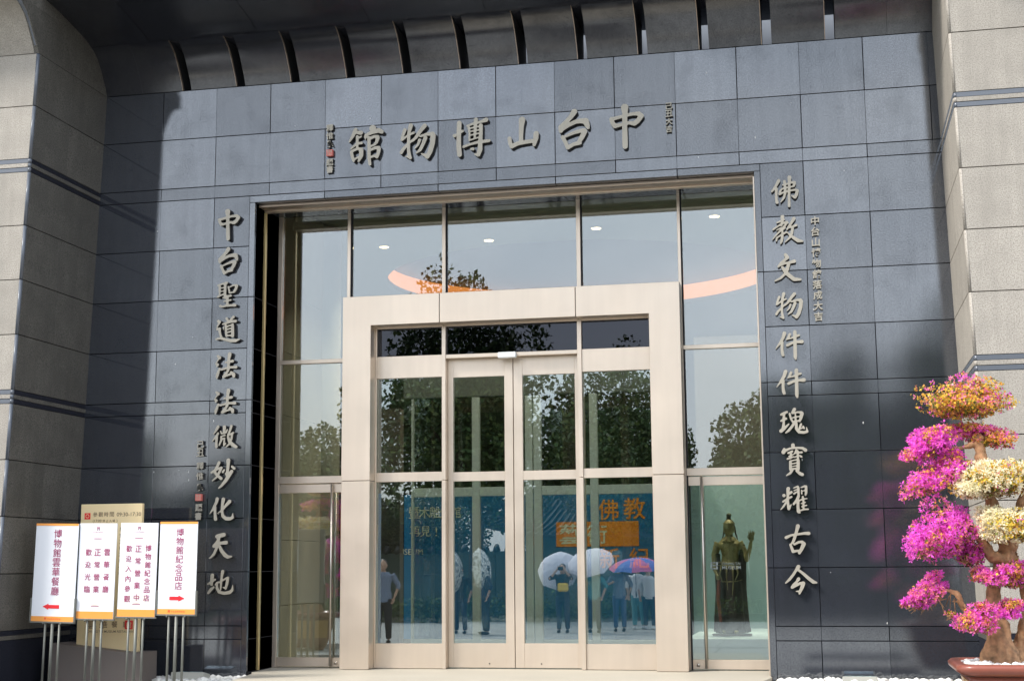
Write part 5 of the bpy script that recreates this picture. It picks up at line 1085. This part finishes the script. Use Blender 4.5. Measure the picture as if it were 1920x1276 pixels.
pad(1748, 1110, 50, 30, (.45, .5, .7, .6, 0, .45, .3), -0.05, -32, 900, size=.95)
pad(1712, 1130, 27, 14, (1.0, .5, .5, .3, 0, .2, .4), -0.06, -10, 260)
pad(1872, 1082, 46, 26, (.6, .6, .6, .4, 0, .3, .4), -0.16, 0, 900)
pad(1925, 1085, 44, 34, (.5, .6, .6, .4, 0, .3, .4), -0.05, 0, 800)
pad(1835, 1165, 38, 34, (.5, .7, .6, .5, 0, .3, .3), -0.20, -10, 1100)
pad(1902, 1142, 34, 22, (1.1, .6, .4, .2, 0, .2, .5), -0.18, 0, 600)
pad(1935, 955, 40, 24, (.1, .1, .4, .9, .2, .6, .3), 0.1, 0, 500)
pad(1785, 1150, 12, 9, (1, .5, .3, .3, 0, .2, .2), -0.15, 0, 60)
bm = bmesh.new()
def limb(pts, rads, seg=12):
    P3 = [W(a, b, -3.5 + c) - TO for a, b, c in pts]
    # smooth the run of points
    Q = []; RR = []
    for i in range(len(P3) - 1):
        p0, p1, p2, p3 = P3[max(i - 1, 0)], P3[i], P3[i + 1], P3[min(i + 2, len(P3) - 1)]
        for k in range(5):
            t = k / 5; Q.append(0.5 * ((2 * p1) + (-p0 + p2) * t + (2 * p0 - 5 * p1 + 4 * p2 - p3) * t * t + (-p0 + 3 * p1 - 3 * p2 + p3) * t ** 3)); RR.append(rads[i] + (rads[i + 1] - rads[i]) * t + random.uniform(-.004, .004))
    Q.append(P3[-1]); RR.append(rads[-1]); tube(bm, Q, RR, seg)
limb([(1885, 1262, 0), (1878, 1215, 0), (1868, 1160, 0.02), (1862, 1110, 0.03), (1880, 1060, 0.02), (1893, 1010, 0.03)], [0.135, 0.09, 0.06, 0.047, 0.055, 0.045])
limb([(1900, 1255, 0.05), (1915, 1200, 0.06), (1925, 1120, 0.05), (1900, 1050, 0.05), (1885, 1010, 0.05)], [0.09, 0.05, 0.036, 0.040, 0.042])
limb([(1850, 1262, 0.02), (1862, 1225, 0), (1870, 1190, 0.0)], [0.05, 0.075, 0.06])
limb([(1893, 1030, 0.03), (1872, 985, 0.02), (1857, 940, 0.0), (1848, 895, 0.0), (1838, 855, 0.0), (1836, 825, 0), (1830, 800, 0.02), (1815, 780, 0.0)], [0.055, 0.046, 0.040, 0.036, 0.034, 0.028, 0.016, 0.010])
limb([(1893, 1030, 0.03), (1905, 985, 0.05), (1918, 935, 0.06), (1925, 900, 0.05)], [0.045, 0.036, 0.03, 0.02])
limb([(1885, 1050, 0.0), (1858, 1040, -0.04), (1838, 1010, -0.06), (1815, 1000, -0.08)], [0.05, 0.04, 0.03, 0.02])
limb([(1866, 1185, 0.0), (1836, 1155, -0.05), (1810, 1145, -0.06), (1792, 1112, -0.06), (1762, 1105, -0.05)], [0.045, 0.034, 0.026, 0.022, 0.012])
limb([(1845, 880, 0.0), (1815, 868, -0.02), (1790, 880, -0.06)], [0.03, 0.02, 0.012])
limb([(1836, 830, 0.0), (1800, 840, -0.02), (1770, 842, -0.04)], [0.026, 0.018, 0.01])
tk = remeshed('trunk', bm, 0.009, BK, TREE, 1)
from mathutils import noise as mn
for v in tk.data.vertices:                                       # gnarls and ridges of the old wood
    p = v.co; d = 0.026 * mn.noise(p * 9) + 0.009 * mn.noise(Vector((p.x * 38, p.y * 38, p.z * 9))) + 0.004 * mn.noise(p * 60)
    v.co = p + v.normal * d
bm = bmesh.new()
for k in range(26):                                              # bare twigs on the low left branch
    a = W(random.uniform(1722, 1790), random.uniform(1108, 1135), -3.55) - TO; e = a + Vector((random.uniform(-.10, .06), random.uniform(-.04, .04), random.uniform(-.12, .05)))
    tube(bm, [a, (a + e) / 2 + Vector((0, 0, random.uniform(-.015, .02))), e], [0.004, 0.003, 0.0015], 5, False)
bm_obj('bare_twigs', bm, BK, TREE)

# ---------------------------------------------------------------- what stands behind the viewer and shows in the glass
LEAFM = mat('dark_foliage', (0.045, 0.085, 0.022), 0.6, island=0.45); LEAF2 = mat('light_foliage', (0.11, 0.15, 0.035), 0.6, island=0.4); TRK = mat('grey_bark', (0.10, 0.075, 0.055), 0.9, bump=1, bscale=20)
def crown_mesh(n, rx, ry, rz, lumps, leaf, seed):
    g_ = np.random.default_rng(seed)
    cs = g_.normal(0, 0.42, (lumps, 3)); cs[:, 2] = np.abs(cs[:, 2]) * 1.1 - 0.35
    rs = g_.uniform(0.22, 0.42, lumps)
    k = g_.integers(0, lumps, n); u = g_.normal(0, 1, (n, 3)); u /= np.linalg.norm(u, axis=1, keepdims=True)
    p = cs[k] + u * (rs[k] * g_.uniform(.6, 1.08, n))[:, None]
    keep = g_.random(n) > 0.12 * (np.sin(p[:, 0] * 9) + 1)
    p = p[keep] * [rx, ry, rz]; n = len(p)
    a = g_.normal(0, 1, (n, 3)); a /= np.linalg.norm(a, axis=1, keepdims=True); b = np.cross(a, g_.normal(0, 1, (n, 3))); b /= np.linalg.norm(b, axis=1, keepdims=True)
    s = leaf * g_.uniform(.6, 1.4, (n, 1))
    V = np.stack([p - a * s, p + b * s * .6, p + a * s, p - b * s * .6], 1).reshape(-1, 3)
    me = bpy.data.meshes.new('crown'); me.from_pydata(V.tolist(), [], np.arange(4 * n).reshape(-1, 4).tolist()); me.update()
    me.materials.append(LEAFM); me.materials.append(LEAF2)
    me.polygons.foreach_set('material_index', (g_.random(n) < 0.25).astype(int).tolist())
    return me
def tree_mesh(h, cr, seed, spread=1.0):
    g_ = random.Random(seed); bm = bmesh.new()
    tube(bm, [(0, 0, 0), (0.05, 0, h * .35), (-0.05, 0.05, h * .6), (0, 0, h * .9)], [h * .035, h * .026, h * .018, h * .005], 9)
    for k in range(8):
        a = g_.uniform(0, 6.28); z = h * g_.uniform(.35, .7); l = cr * g_.uniform(.5, .9)
        tube(bm, [(0, 0, z), (math.cos(a) * l * .5, math.sin(a) * l * .5, z + l * .3), (math.cos(a) * l, math.sin(a) * l, z + l * .75)], [h * .012, h * .008, h * .003], 6, False)
    me = bpy.data.meshes.new('trunk'); bm.to_mesh(me); bm.free(); me.materials.append(TRK)
    for p in me.polygons: p.use_smooth = True
    return me
CR = [crown_mesh(42000, 2.9, 2.9, 5.0, 40, 0.085, 3), crown_mesh(24000, 2.3, 2.3, 2.3, 24, 0.07, 5), crown_mesh(26000, 1.9, 1.9, 4.0, 26, 0.075, 9)]
TK = [tree_mesh(8.2, 3.0, 1), tree_mesh(4.6, 2.2, 2), tree_mesh(5.6, 1.8, 4)]
def rtree(kind, x, y, s, rz, label, group='trees across the plaza, seen in the glass', zs=1.0):
    T = thing('broadleaf_tree' if kind < 2 else 'conifer_tree', label, 'tree', (x, y, -0.6), R(rz), group)
    T.scale = (s, s, s * zs)
    tr = bpy.data.objects.new('trunk', TK[kind]); link(tr, T)
    cr = bpy.data.objects.new('crown', CR[kind]); cr.location = (0, 0, (6.0, 3.3, 3.6)[kind]); link(cr, T)
rtree(0, -3.9, -29.0, 0.98, 20, 'tallest broad tree across the plaza, mirrored above the double doors', zs=1.02)
rtree(1, -9.2, -30.0, 1.08, 70, 'small rounded tree mirrored in the pane left of the portal', zs=1.1)
rtree(0, 0.4, -31.0, 0.80, 140, 'spreading tree mirrored in the upper right door pane')
rtree(1, 3.9, -30.5, 0.98, 200, 'rounded tree mirrored in the pane right of the portal, leaning left', zs=1.0)
rtree(1, 5.3, -29.5, 1.22, 260, 'dense rounded tree mirrored beside the right edge of the glazing', zs=1.08)
rtree(2, 7.3, -30.5, 1.06, 10, 'tall conifer mirrored in the dark stone right of the large characters')
rtree(2, 9.0, -31.0, 0.98, 100, 'second conifer mirrored in the dark stone near the right pier')
where = ['far left end', 'left end', 'left part', 'left middle', 'middle left', 'gap left of the pavilion', 'gap behind the small left tree', 'gap behind the tallest tree', 'gap right of the pavilion', 'right middle', 'right part', 'right end', 'far right end']
for i, (x, s_, k_) in enumerate(((-27, .8, 0), (-22.5, .95, 1), (-19, .7, 0), (-15.5, .95, 1), (-12.4, .72, 2), (-10.8, 0.9, 1), (-7.6, 0.85, 1), (-2.4, 0.8, 1), (6.6, 1.1, 1), (10.6, .8, 0), (12.5, 1.0, 0), (16, 1.2, 2), (20, 1.1, 0))):
    rtree(k_, x, -34 - (i * 37 % 4), s_, i * 50, 'dark background tree beyond the plaza, ' + where[i] + ' of the belt', 'background trees beyond the plaza')
# hedge, garden wall and pavilion across the plaza
bm = bmesh.new()
hd = crown_mesh(9000, 9.5, 0.9, 0.62, 40, 0.05, 21); hd.name = 'hedge'
hg = bpy.data.objects.new('hedge', hd); hg.location = (-3.0, -26.6, -0.15); link(hg); tag(hg, 'low clipped green hedge across the plaza mirrored in the doors', 'hedge')
GW = thing('garden_wall', 'long grey-green garden wall with tiled coping across the plaza', 'wall')
GWM = mat('grey_green_render', (0.13, 0.17, 0.14), 0.8, mottle=0.2); TILE = mat('grey_roof_tile', (0.07, 0.075, 0.08), 0.7)
for k in range(9): box('wall_bay', -16 + 2.9 * k + .01, -16 + 2.9 * (k + 1) - .01, -34.3, -34.0, -0.6, 1.5, GWM, GW, 0.01)
for k in range(66):
    bm = bmesh.new(); tube(bm, [(0, -0.24, 0.0), (0, 0, 0.14), (0, 0.24, 0.0)], 0.09, 8); bm_obj('coping_tile', bm, TILE, GW, (-15.85 + 0.396 * k, -34.15, 1.53))
PV = thing('gate_pavilion', 'museum pavilion with upswept dark tiled roof mirrored in the sliding doors', 'pavilion', (0.2, -33.2, -1.1))
box('wall', -3.0, 3.4, -1.6, 1.6, 0, 3.1, GWM, PV, 0.02)
bm = bmesh.new(); nx = 24
for sy in (-1, 1):
    prev = None
    for i in range(nx + 1):
        t = -1 + 2 * i / nx; lift = 0.55 * abs(t) ** 4
        rowv = [bm.verts.new((t * (4.6 - 1.6 * v), sy * (2.8 * (1 - v)) , 2.95 + 1.7 * v ** 1.4 + lift * (1 - v) + (0.10 if d else 0))) for v in (0, .25, .5, .75, 1) for d in (0, 1)]
        if prev:
            for q in range(0, 8, 2):
                bm.faces.new((prev[q], prev[q + 2], rowv[q + 2], rowv[q])); bm.faces.new((prev[q + 1], rowv[q + 1], rowv[q + 3], prev[q + 3]))
            bm.faces.new((prev[0], rowv[0], rowv[1], prev[1]))
        prev = rowv
bmesh.ops.recalc_face_normals(bm, faces=bm.faces); rf = bm_obj('roof', bm, TILE, PV)
for i in range(40):
    for sy in (-1, 1):
        t = -1 + 2 * (i + .5) / 40; bm = bmesh.new()
        tube(bm, [(t * (4.6 - 1.6 * v), sy * 2.8 * (1 - v), 3.07 + 1.7 * v ** 1.4 + 0.55 * abs(t) ** 4 * (1 - v)) for v in (0, .3, .6, 1)], 0.05, 6); bm_obj('tile_rib', bm, TILE, rf)
bm = bmesh.new(); tube(bm, [(-3.1, 0, 4.95), (-2, 0, 4.78), (2, 0, 4.78), (3.1, 0, 4.95)], 0.14, 8); bm_obj('ridge', bm, TILE, rf)

# ---------------------------------------------------------------- visitors standing by the camera, visible as reflections
SKIN = mat('skin', (0.50, 0.30, 0.20), 0.55); HAIR = mat('black_hair', (0.012, 0.010, 0.010), 0.4)
def cloth(n, c): return mat(n, c, 0.8)
C_NAVY = cloth('navy_cloth', (0.02, 0.025, 0.05)); C_BLK = cloth('black_cloth', (0.015, 0.015, 0.018)); C_WHT = cloth('white_cloth', (0.72, 0.72, 0.72)); C_GRY = cloth('blue_grey_cloth', (0.20, 0.24, 0.32)); C_TEAL = cloth('teal_cloth', (0.10, 0.28, 0.30)); C_RED = cloth('red_cloth', (0.45, 0.04, 0.04)); C_YEL = cloth('yellow_cloth', (0.75, 0.50, 0.04)); C_JEAN = cloth('denim', (0.06, 0.10, 0.20))
def person(label, x, y, rz, h, top, legs, pose, long_hair=False, skirt=False, z=-0.55):
    """faces local -y; pose gives hand targets as (right, left) in metres for a 1.65 m figure"""
    T = thing('person', label, 'person', (x, y, z), R(rz), 'visitors standing on the plaza'); s = h / 1.65; T.scale = (s, s, s)
    J = dict(hipL=(.085, 0, .86), hipR=(-.085, 0, .86), kneeL=(.095, -.01, .47), kneeR=(-.10, -.02, .47), ankL=(.10, .02, .08), ankR=(-.115, .0, .08), shL=(.17, 0, 1.35), shR=(-.17, 0, 1.35))
    hR, hL = pose
    def elbow(sh, hd, side):
        sh, hd = Vector(sh), Vector(hd); m = (sh + hd) / 2; d = (hd - sh).length; k = math.sqrt(max(0.27 ** 2 - (d / 2) ** 2, 0.0004)); n = Vector((side * .6, .25, -.75)).normalized(); n = (n - (hd - sh).normalized() * n.dot((hd - sh).normalized())).normalized(); return m + n * k
    eR, eL = elbow(J['shR'], hR, -1), elbow(J['shL'], hL, 1)
    bm = bmesh.new()                                                   # body: head, neck, trunk, arms, hands, legs, one surface
    ellipsoid(bm, (0, -.01, 1.53), (.073, .09, .108), 3); ellipsoid(bm, (0, -.035, 1.475), (.05, .055, .05), 2)
    ellipsoid(bm, (0, -.102, 1.525), (.012, .02, .022), 2); ellipsoid(bm, (0, -.088, 1.48), (.024, .012, .009), 2)
    for q in (-1, 1): ellipsoid(bm, (q * .074, .005, 1.525), (.010, .02, .032), 2); ellipsoid(bm, (q * .03, -.088, 1.548), (.013, .008, .008), 1)
    tube(bm, [(0, .01, 1.36), (0, 0, 1.46)], [.06, .05], 12)
    loft(bm, [(.84, 0, 0, .15, .10), (.95, 0, 0, .155, .105), (1.06, 0, 0, .125, .09), (1.2, 0, 0, .15, .10), (1.33, 0, 0, .165, .09), (1.39, 0, 0, .09, .06)], 20)
    for sh, e, hd in ((J['shR'], eR, hR), (J['shL'], eL, hL)):
        tube(bm, [sh, e, hd], [.048, .038, .026], 10)
        d = (Vector(hd) - e).normalized(); ellipsoid(bm, Vector(hd) + d * .045, (.035, .02, .045), 2)
        for k in range(4):
            o = Vector(hd) + d * .075 + Vector(((k - 1.5) * .018, 0, 0)); tube(bm, [o, o + d * .03 + Vector((0, -.012, 0)), o + d * .045 + Vector((0, -.03, 0))], [.009, .008, .006], 6)
        sd = 1 if hd is hR else -1; o = Vector(hd) + d * .03; tube(bm, [o, o + Vector((sd * .04, -.01, .02)), o + Vector((sd * .05, -.03, .04))], [.011, .009, .007], 6)
    for a in 'LR':
        tube(bm, [J['hip' + a], J['knee' + a], J['ank' + a]], [.085, .055, .036], 12)
    remeshed('body', bm, 0.011, SKIN, T, 2)
    bm = bmesh.new()
    loft(bm, [(.80, 0, 0, .17, .12), (.95, 0, 0, .172, .12), (1.06, 0, 0, .15, .108), (1.2, 0, 0, .168, .115), (1.33, 0, 0, .18, .105), (1.40, 0, 0, .10, .075)], 22)
    for sh, e, hd in ((J['shR'], eR, hR), (J['shL'], eL, hL)): tube(bm, [sh, e, e + (Vector(hd) - e) * .25], [.064, .054, .050], 10)
    remeshed('shirt', bm, 0.014, top, T, 2)
    bm = bmesh.new()
    if skirt: loft(bm, [(.42, 0, 0, .24, .2), (.7, 0, 0, .19, .15), (.92, 0, 0, .155, .115)], 24, True, .04, 8)
    else:
        loft(bm, [(.76, 0, 0, .16, .115), (.92, 0, 0, .16, .112)], 20)
        for a in 'LR': tube(bm, [J['hip' + a], J['knee' + a], (J['ank' + a][0], J['ank' + a][1], .10)], [.10, .07, .058], 12)
    remeshed('trousers' if not skirt else 'skirt', bm, 0.014, legs, T, 1)
    bm = bmesh.new(); ellipsoid(bm, (0, .02, 1.565), (.082, .092, .09), 3)
    if long_hair: ellipsoid(bm, (0, .06, 1.44), (.08, .05, .15), 2)
    remeshed('hair', bm, 0.011, HAIR, T, 1)
    for a in 'LR':
        bm = bmesh.new(); c = J['ank' + a]; ellipsoid(bm, (c[0], c[1] - .06, .04), (.045, .125, .042), 2); bm_obj('shoe', bm, C_WHT if top in (C_WHT,) else C_BLK, T)
    return T, s
def umbrella(label, x, y, z, tilt, rz, mA, mB=None, r=0.52):
    """canopy apex at (x,y,z)"""
    U = thing('umbrella', label, 'umbrella', (x, y, z), R(rz), 'umbrellas held by the visitors'); U.rotation_euler = (R(tilt), 0, R(rz))
    bm = bmesh.new(); n = 8; ringv = []
    for q in range(6):
        t = q / 5; rr_ = r * math.sin(t * 1.25) / math.sin(1.25); z_ = -0.30 * r * 2 * (1 - math.cos(t * 1.25))
        ringv.append([bm.verts.new((rr_ * (1 - .05 * (k % 2) * t) * math.cos(math.pi * k / n), rr_ * (1 - .05 * (k % 2) * t) * math.sin(math.pi * k / n), z_ + (.02 * t if k % 2 else 0))) for k in range(2 * n)])
    for a, b in zip(ringv[1:], ringv[2:]):
        for k in range(2 * n): f = bm.faces.new((a[k], a[(k + 1) % (2 * n)], b[(k + 1) % (2 * n)], b[k])); f.material_index = (k // 2) % 2 if mB else 0
    for k in range(2 * n):
        try: bm.faces.new((ringv[1][k], ringv[1][(k + 1) % (2 * n)], ringv[0][0]))
        except ValueError: pass
    o = bm_obj('canopy', bm, [mA, mB or mA], U); md = o.modifiers.new('t', 'SOLIDIFY'); md.thickness = 0.003
    for k in range(n):
        bm = bmesh.new(); a = 2 * math.pi * k / n; tube(bm, [(0, 0, -.02), (r * .5 * math.cos(a), r * .5 * math.sin(a), -.09 * r * 2 * .6 - .01), (r * .97 * math.cos(a), r * .97 * math.sin(a), -.30 * r * 2 * .68)], .003, 5); bm_obj('rib', bm, ALU, U)
    bm = bmesh.new(); tube(bm, [(0, 0, .05), (0, 0, -.85)], .006, 8); tube(bm, [(0, 0, -.80), (0, 0, -.92)], .014, 8); bm_obj('shaft', bm, C_BLK, U)
DN = ((-.24, -.03, .86), (.24, -.03, .86)); CAMP = ((-.09, -.25, 1.50), (.09, -.25, 1.50)); HOLD = ((-.22, -.03, .88), (.16, -.2, 1.18)); PHONE = ((-.22, -.02, .88), (.12, -.38, 1.52))
UW = cloth('lilac_white_umbrella', (0.72, 0.70, 0.78)); UB = cloth('blue_umbrella', (0.10, 0.18, 0.55)); UR = cloth('pink_umbrella', (0.60, 0.14, 0.30)); UP = mat('patterned_umbrella', (0.75, 0.75, 0.72), 0.7, speck=(0.05, 0.05, 0.05), sscale=14)
FWD = 180   # the visitors look at the entrance
person('person in black with a yellow sling taking a photograph with both hands, white umbrella behind', 0.58, -19.0, FWD, 1.60, C_BLK, C_NAVY, CAMP, True)
umbrella('white eight-sided umbrella behind the person taking a photograph', 0.42, -19.25, 0.98, 62, 180, UW)
person('person in teal under the second white umbrella', 1.20, -19.2, FWD, 1.56, C_TEAL, C_NAVY, HOLD)
umbrella('pale umbrella over the person in teal', 1.15, -19.1, 1.22, 40, 190, UW)
person('person in a blue-grey top under the blue and pink umbrella', 1.72, -19.8, FWD, 1.58, C_GRY, C_JEAN, HOLD)
umbrella('blue and pink striped umbrella', 2.10, -19.9, 1.16, 8, 180, UB, UR, 0.66)
person('person in a white shirt standing at the right of the group', 2.02, -20.9, FWD, 1.55, C_WHT, C_TEAL, DN)
person('person in a white blouse beside the striped umbrella', 2.30, -20.8, FWD, 1.50, C_WHT, C_NAVY, DN, True)
person('person in a blue-grey shirt raising a phone at the left edge of the portal glass', -2.42, -14.5, FWD - 10, 1.74, C_GRY, C_BLK, PHONE)
box_ph = box('phone', -0.035, 0.035, -0.004, 0.004, -0.07, 0.07, C_WHT, None, 0.003); box_ph.location = (-2.62, -14.10, 1.10); tag(box_ph, 'white phone held up by the person in blue-grey', 'phone')
person('person in dark clothes walking with a patterned umbrella', -1.05, -18.0, FWD + 60, 1.58, C_NAVY, C_BLK, HOLD)
umbrella('black and white patterned umbrella tilted on edge', -0.98, -18.0, 0.95, 84, 100, UP, None, 0.50)
umbrella('second black and white patterned umbrella tilted on edge', -1.68, -18.1, 0.92, 84, 100, UP, None, 0.50)
person('person in black carrying a red bag behind the patterned umbrella', -1.72, -18.3, FWD, 1.56, C_BLK, C_NAVY, DN)
# camera held by the photographer, bag and sling
bm = bmesh.new(); bx(bm, -0.06, 0.06, -0.03, 0.03, -0.04, 0.04, 0.006); tube(bm, [(0, 0.03, 0), (0, 0.09, 0)], [.032, .028], 12); tag(bm_obj('compact_camera', bm, C_BLK, None, (0.58, -18.73, 0.93)), 'black camera held to the face of the photographer in black', 'camera')
bm = bmesh.new(); bx(bm, -0.13, 0.13, -0.05, 0.05, -0.1, 0.1, 0.03); tag(bm_obj('shoulder_bag', bm, C_YEL, None, (0.62, -18.84, 0.50)), 'yellow shoulder bag worn by the photographer in black', 'bag')

# second bonsai outside the picture on the left; its crown shows in the left side door
def copy_tree(o, parent=None, depth=0):
    c = o.copy(); COL.objects.link(c); c.parent = parent
    if depth == 0: c.matrix_parent_inverse = Matrix()
    for ch in o.children: copy_tree(ch, c, depth + 1)
    return c
for src, lab in ((POT, 'second red-brown pot beyond the left edge of the picture, seen only in the glass'), (TREE, 'second flowering bonsai beyond the left edge, mirrored in the left side door')):
    c = copy_tree(src); c.location.x = -0.60; c.location.y = -4.5; c.rotation_euler.z = R(150); c['label'] = lab
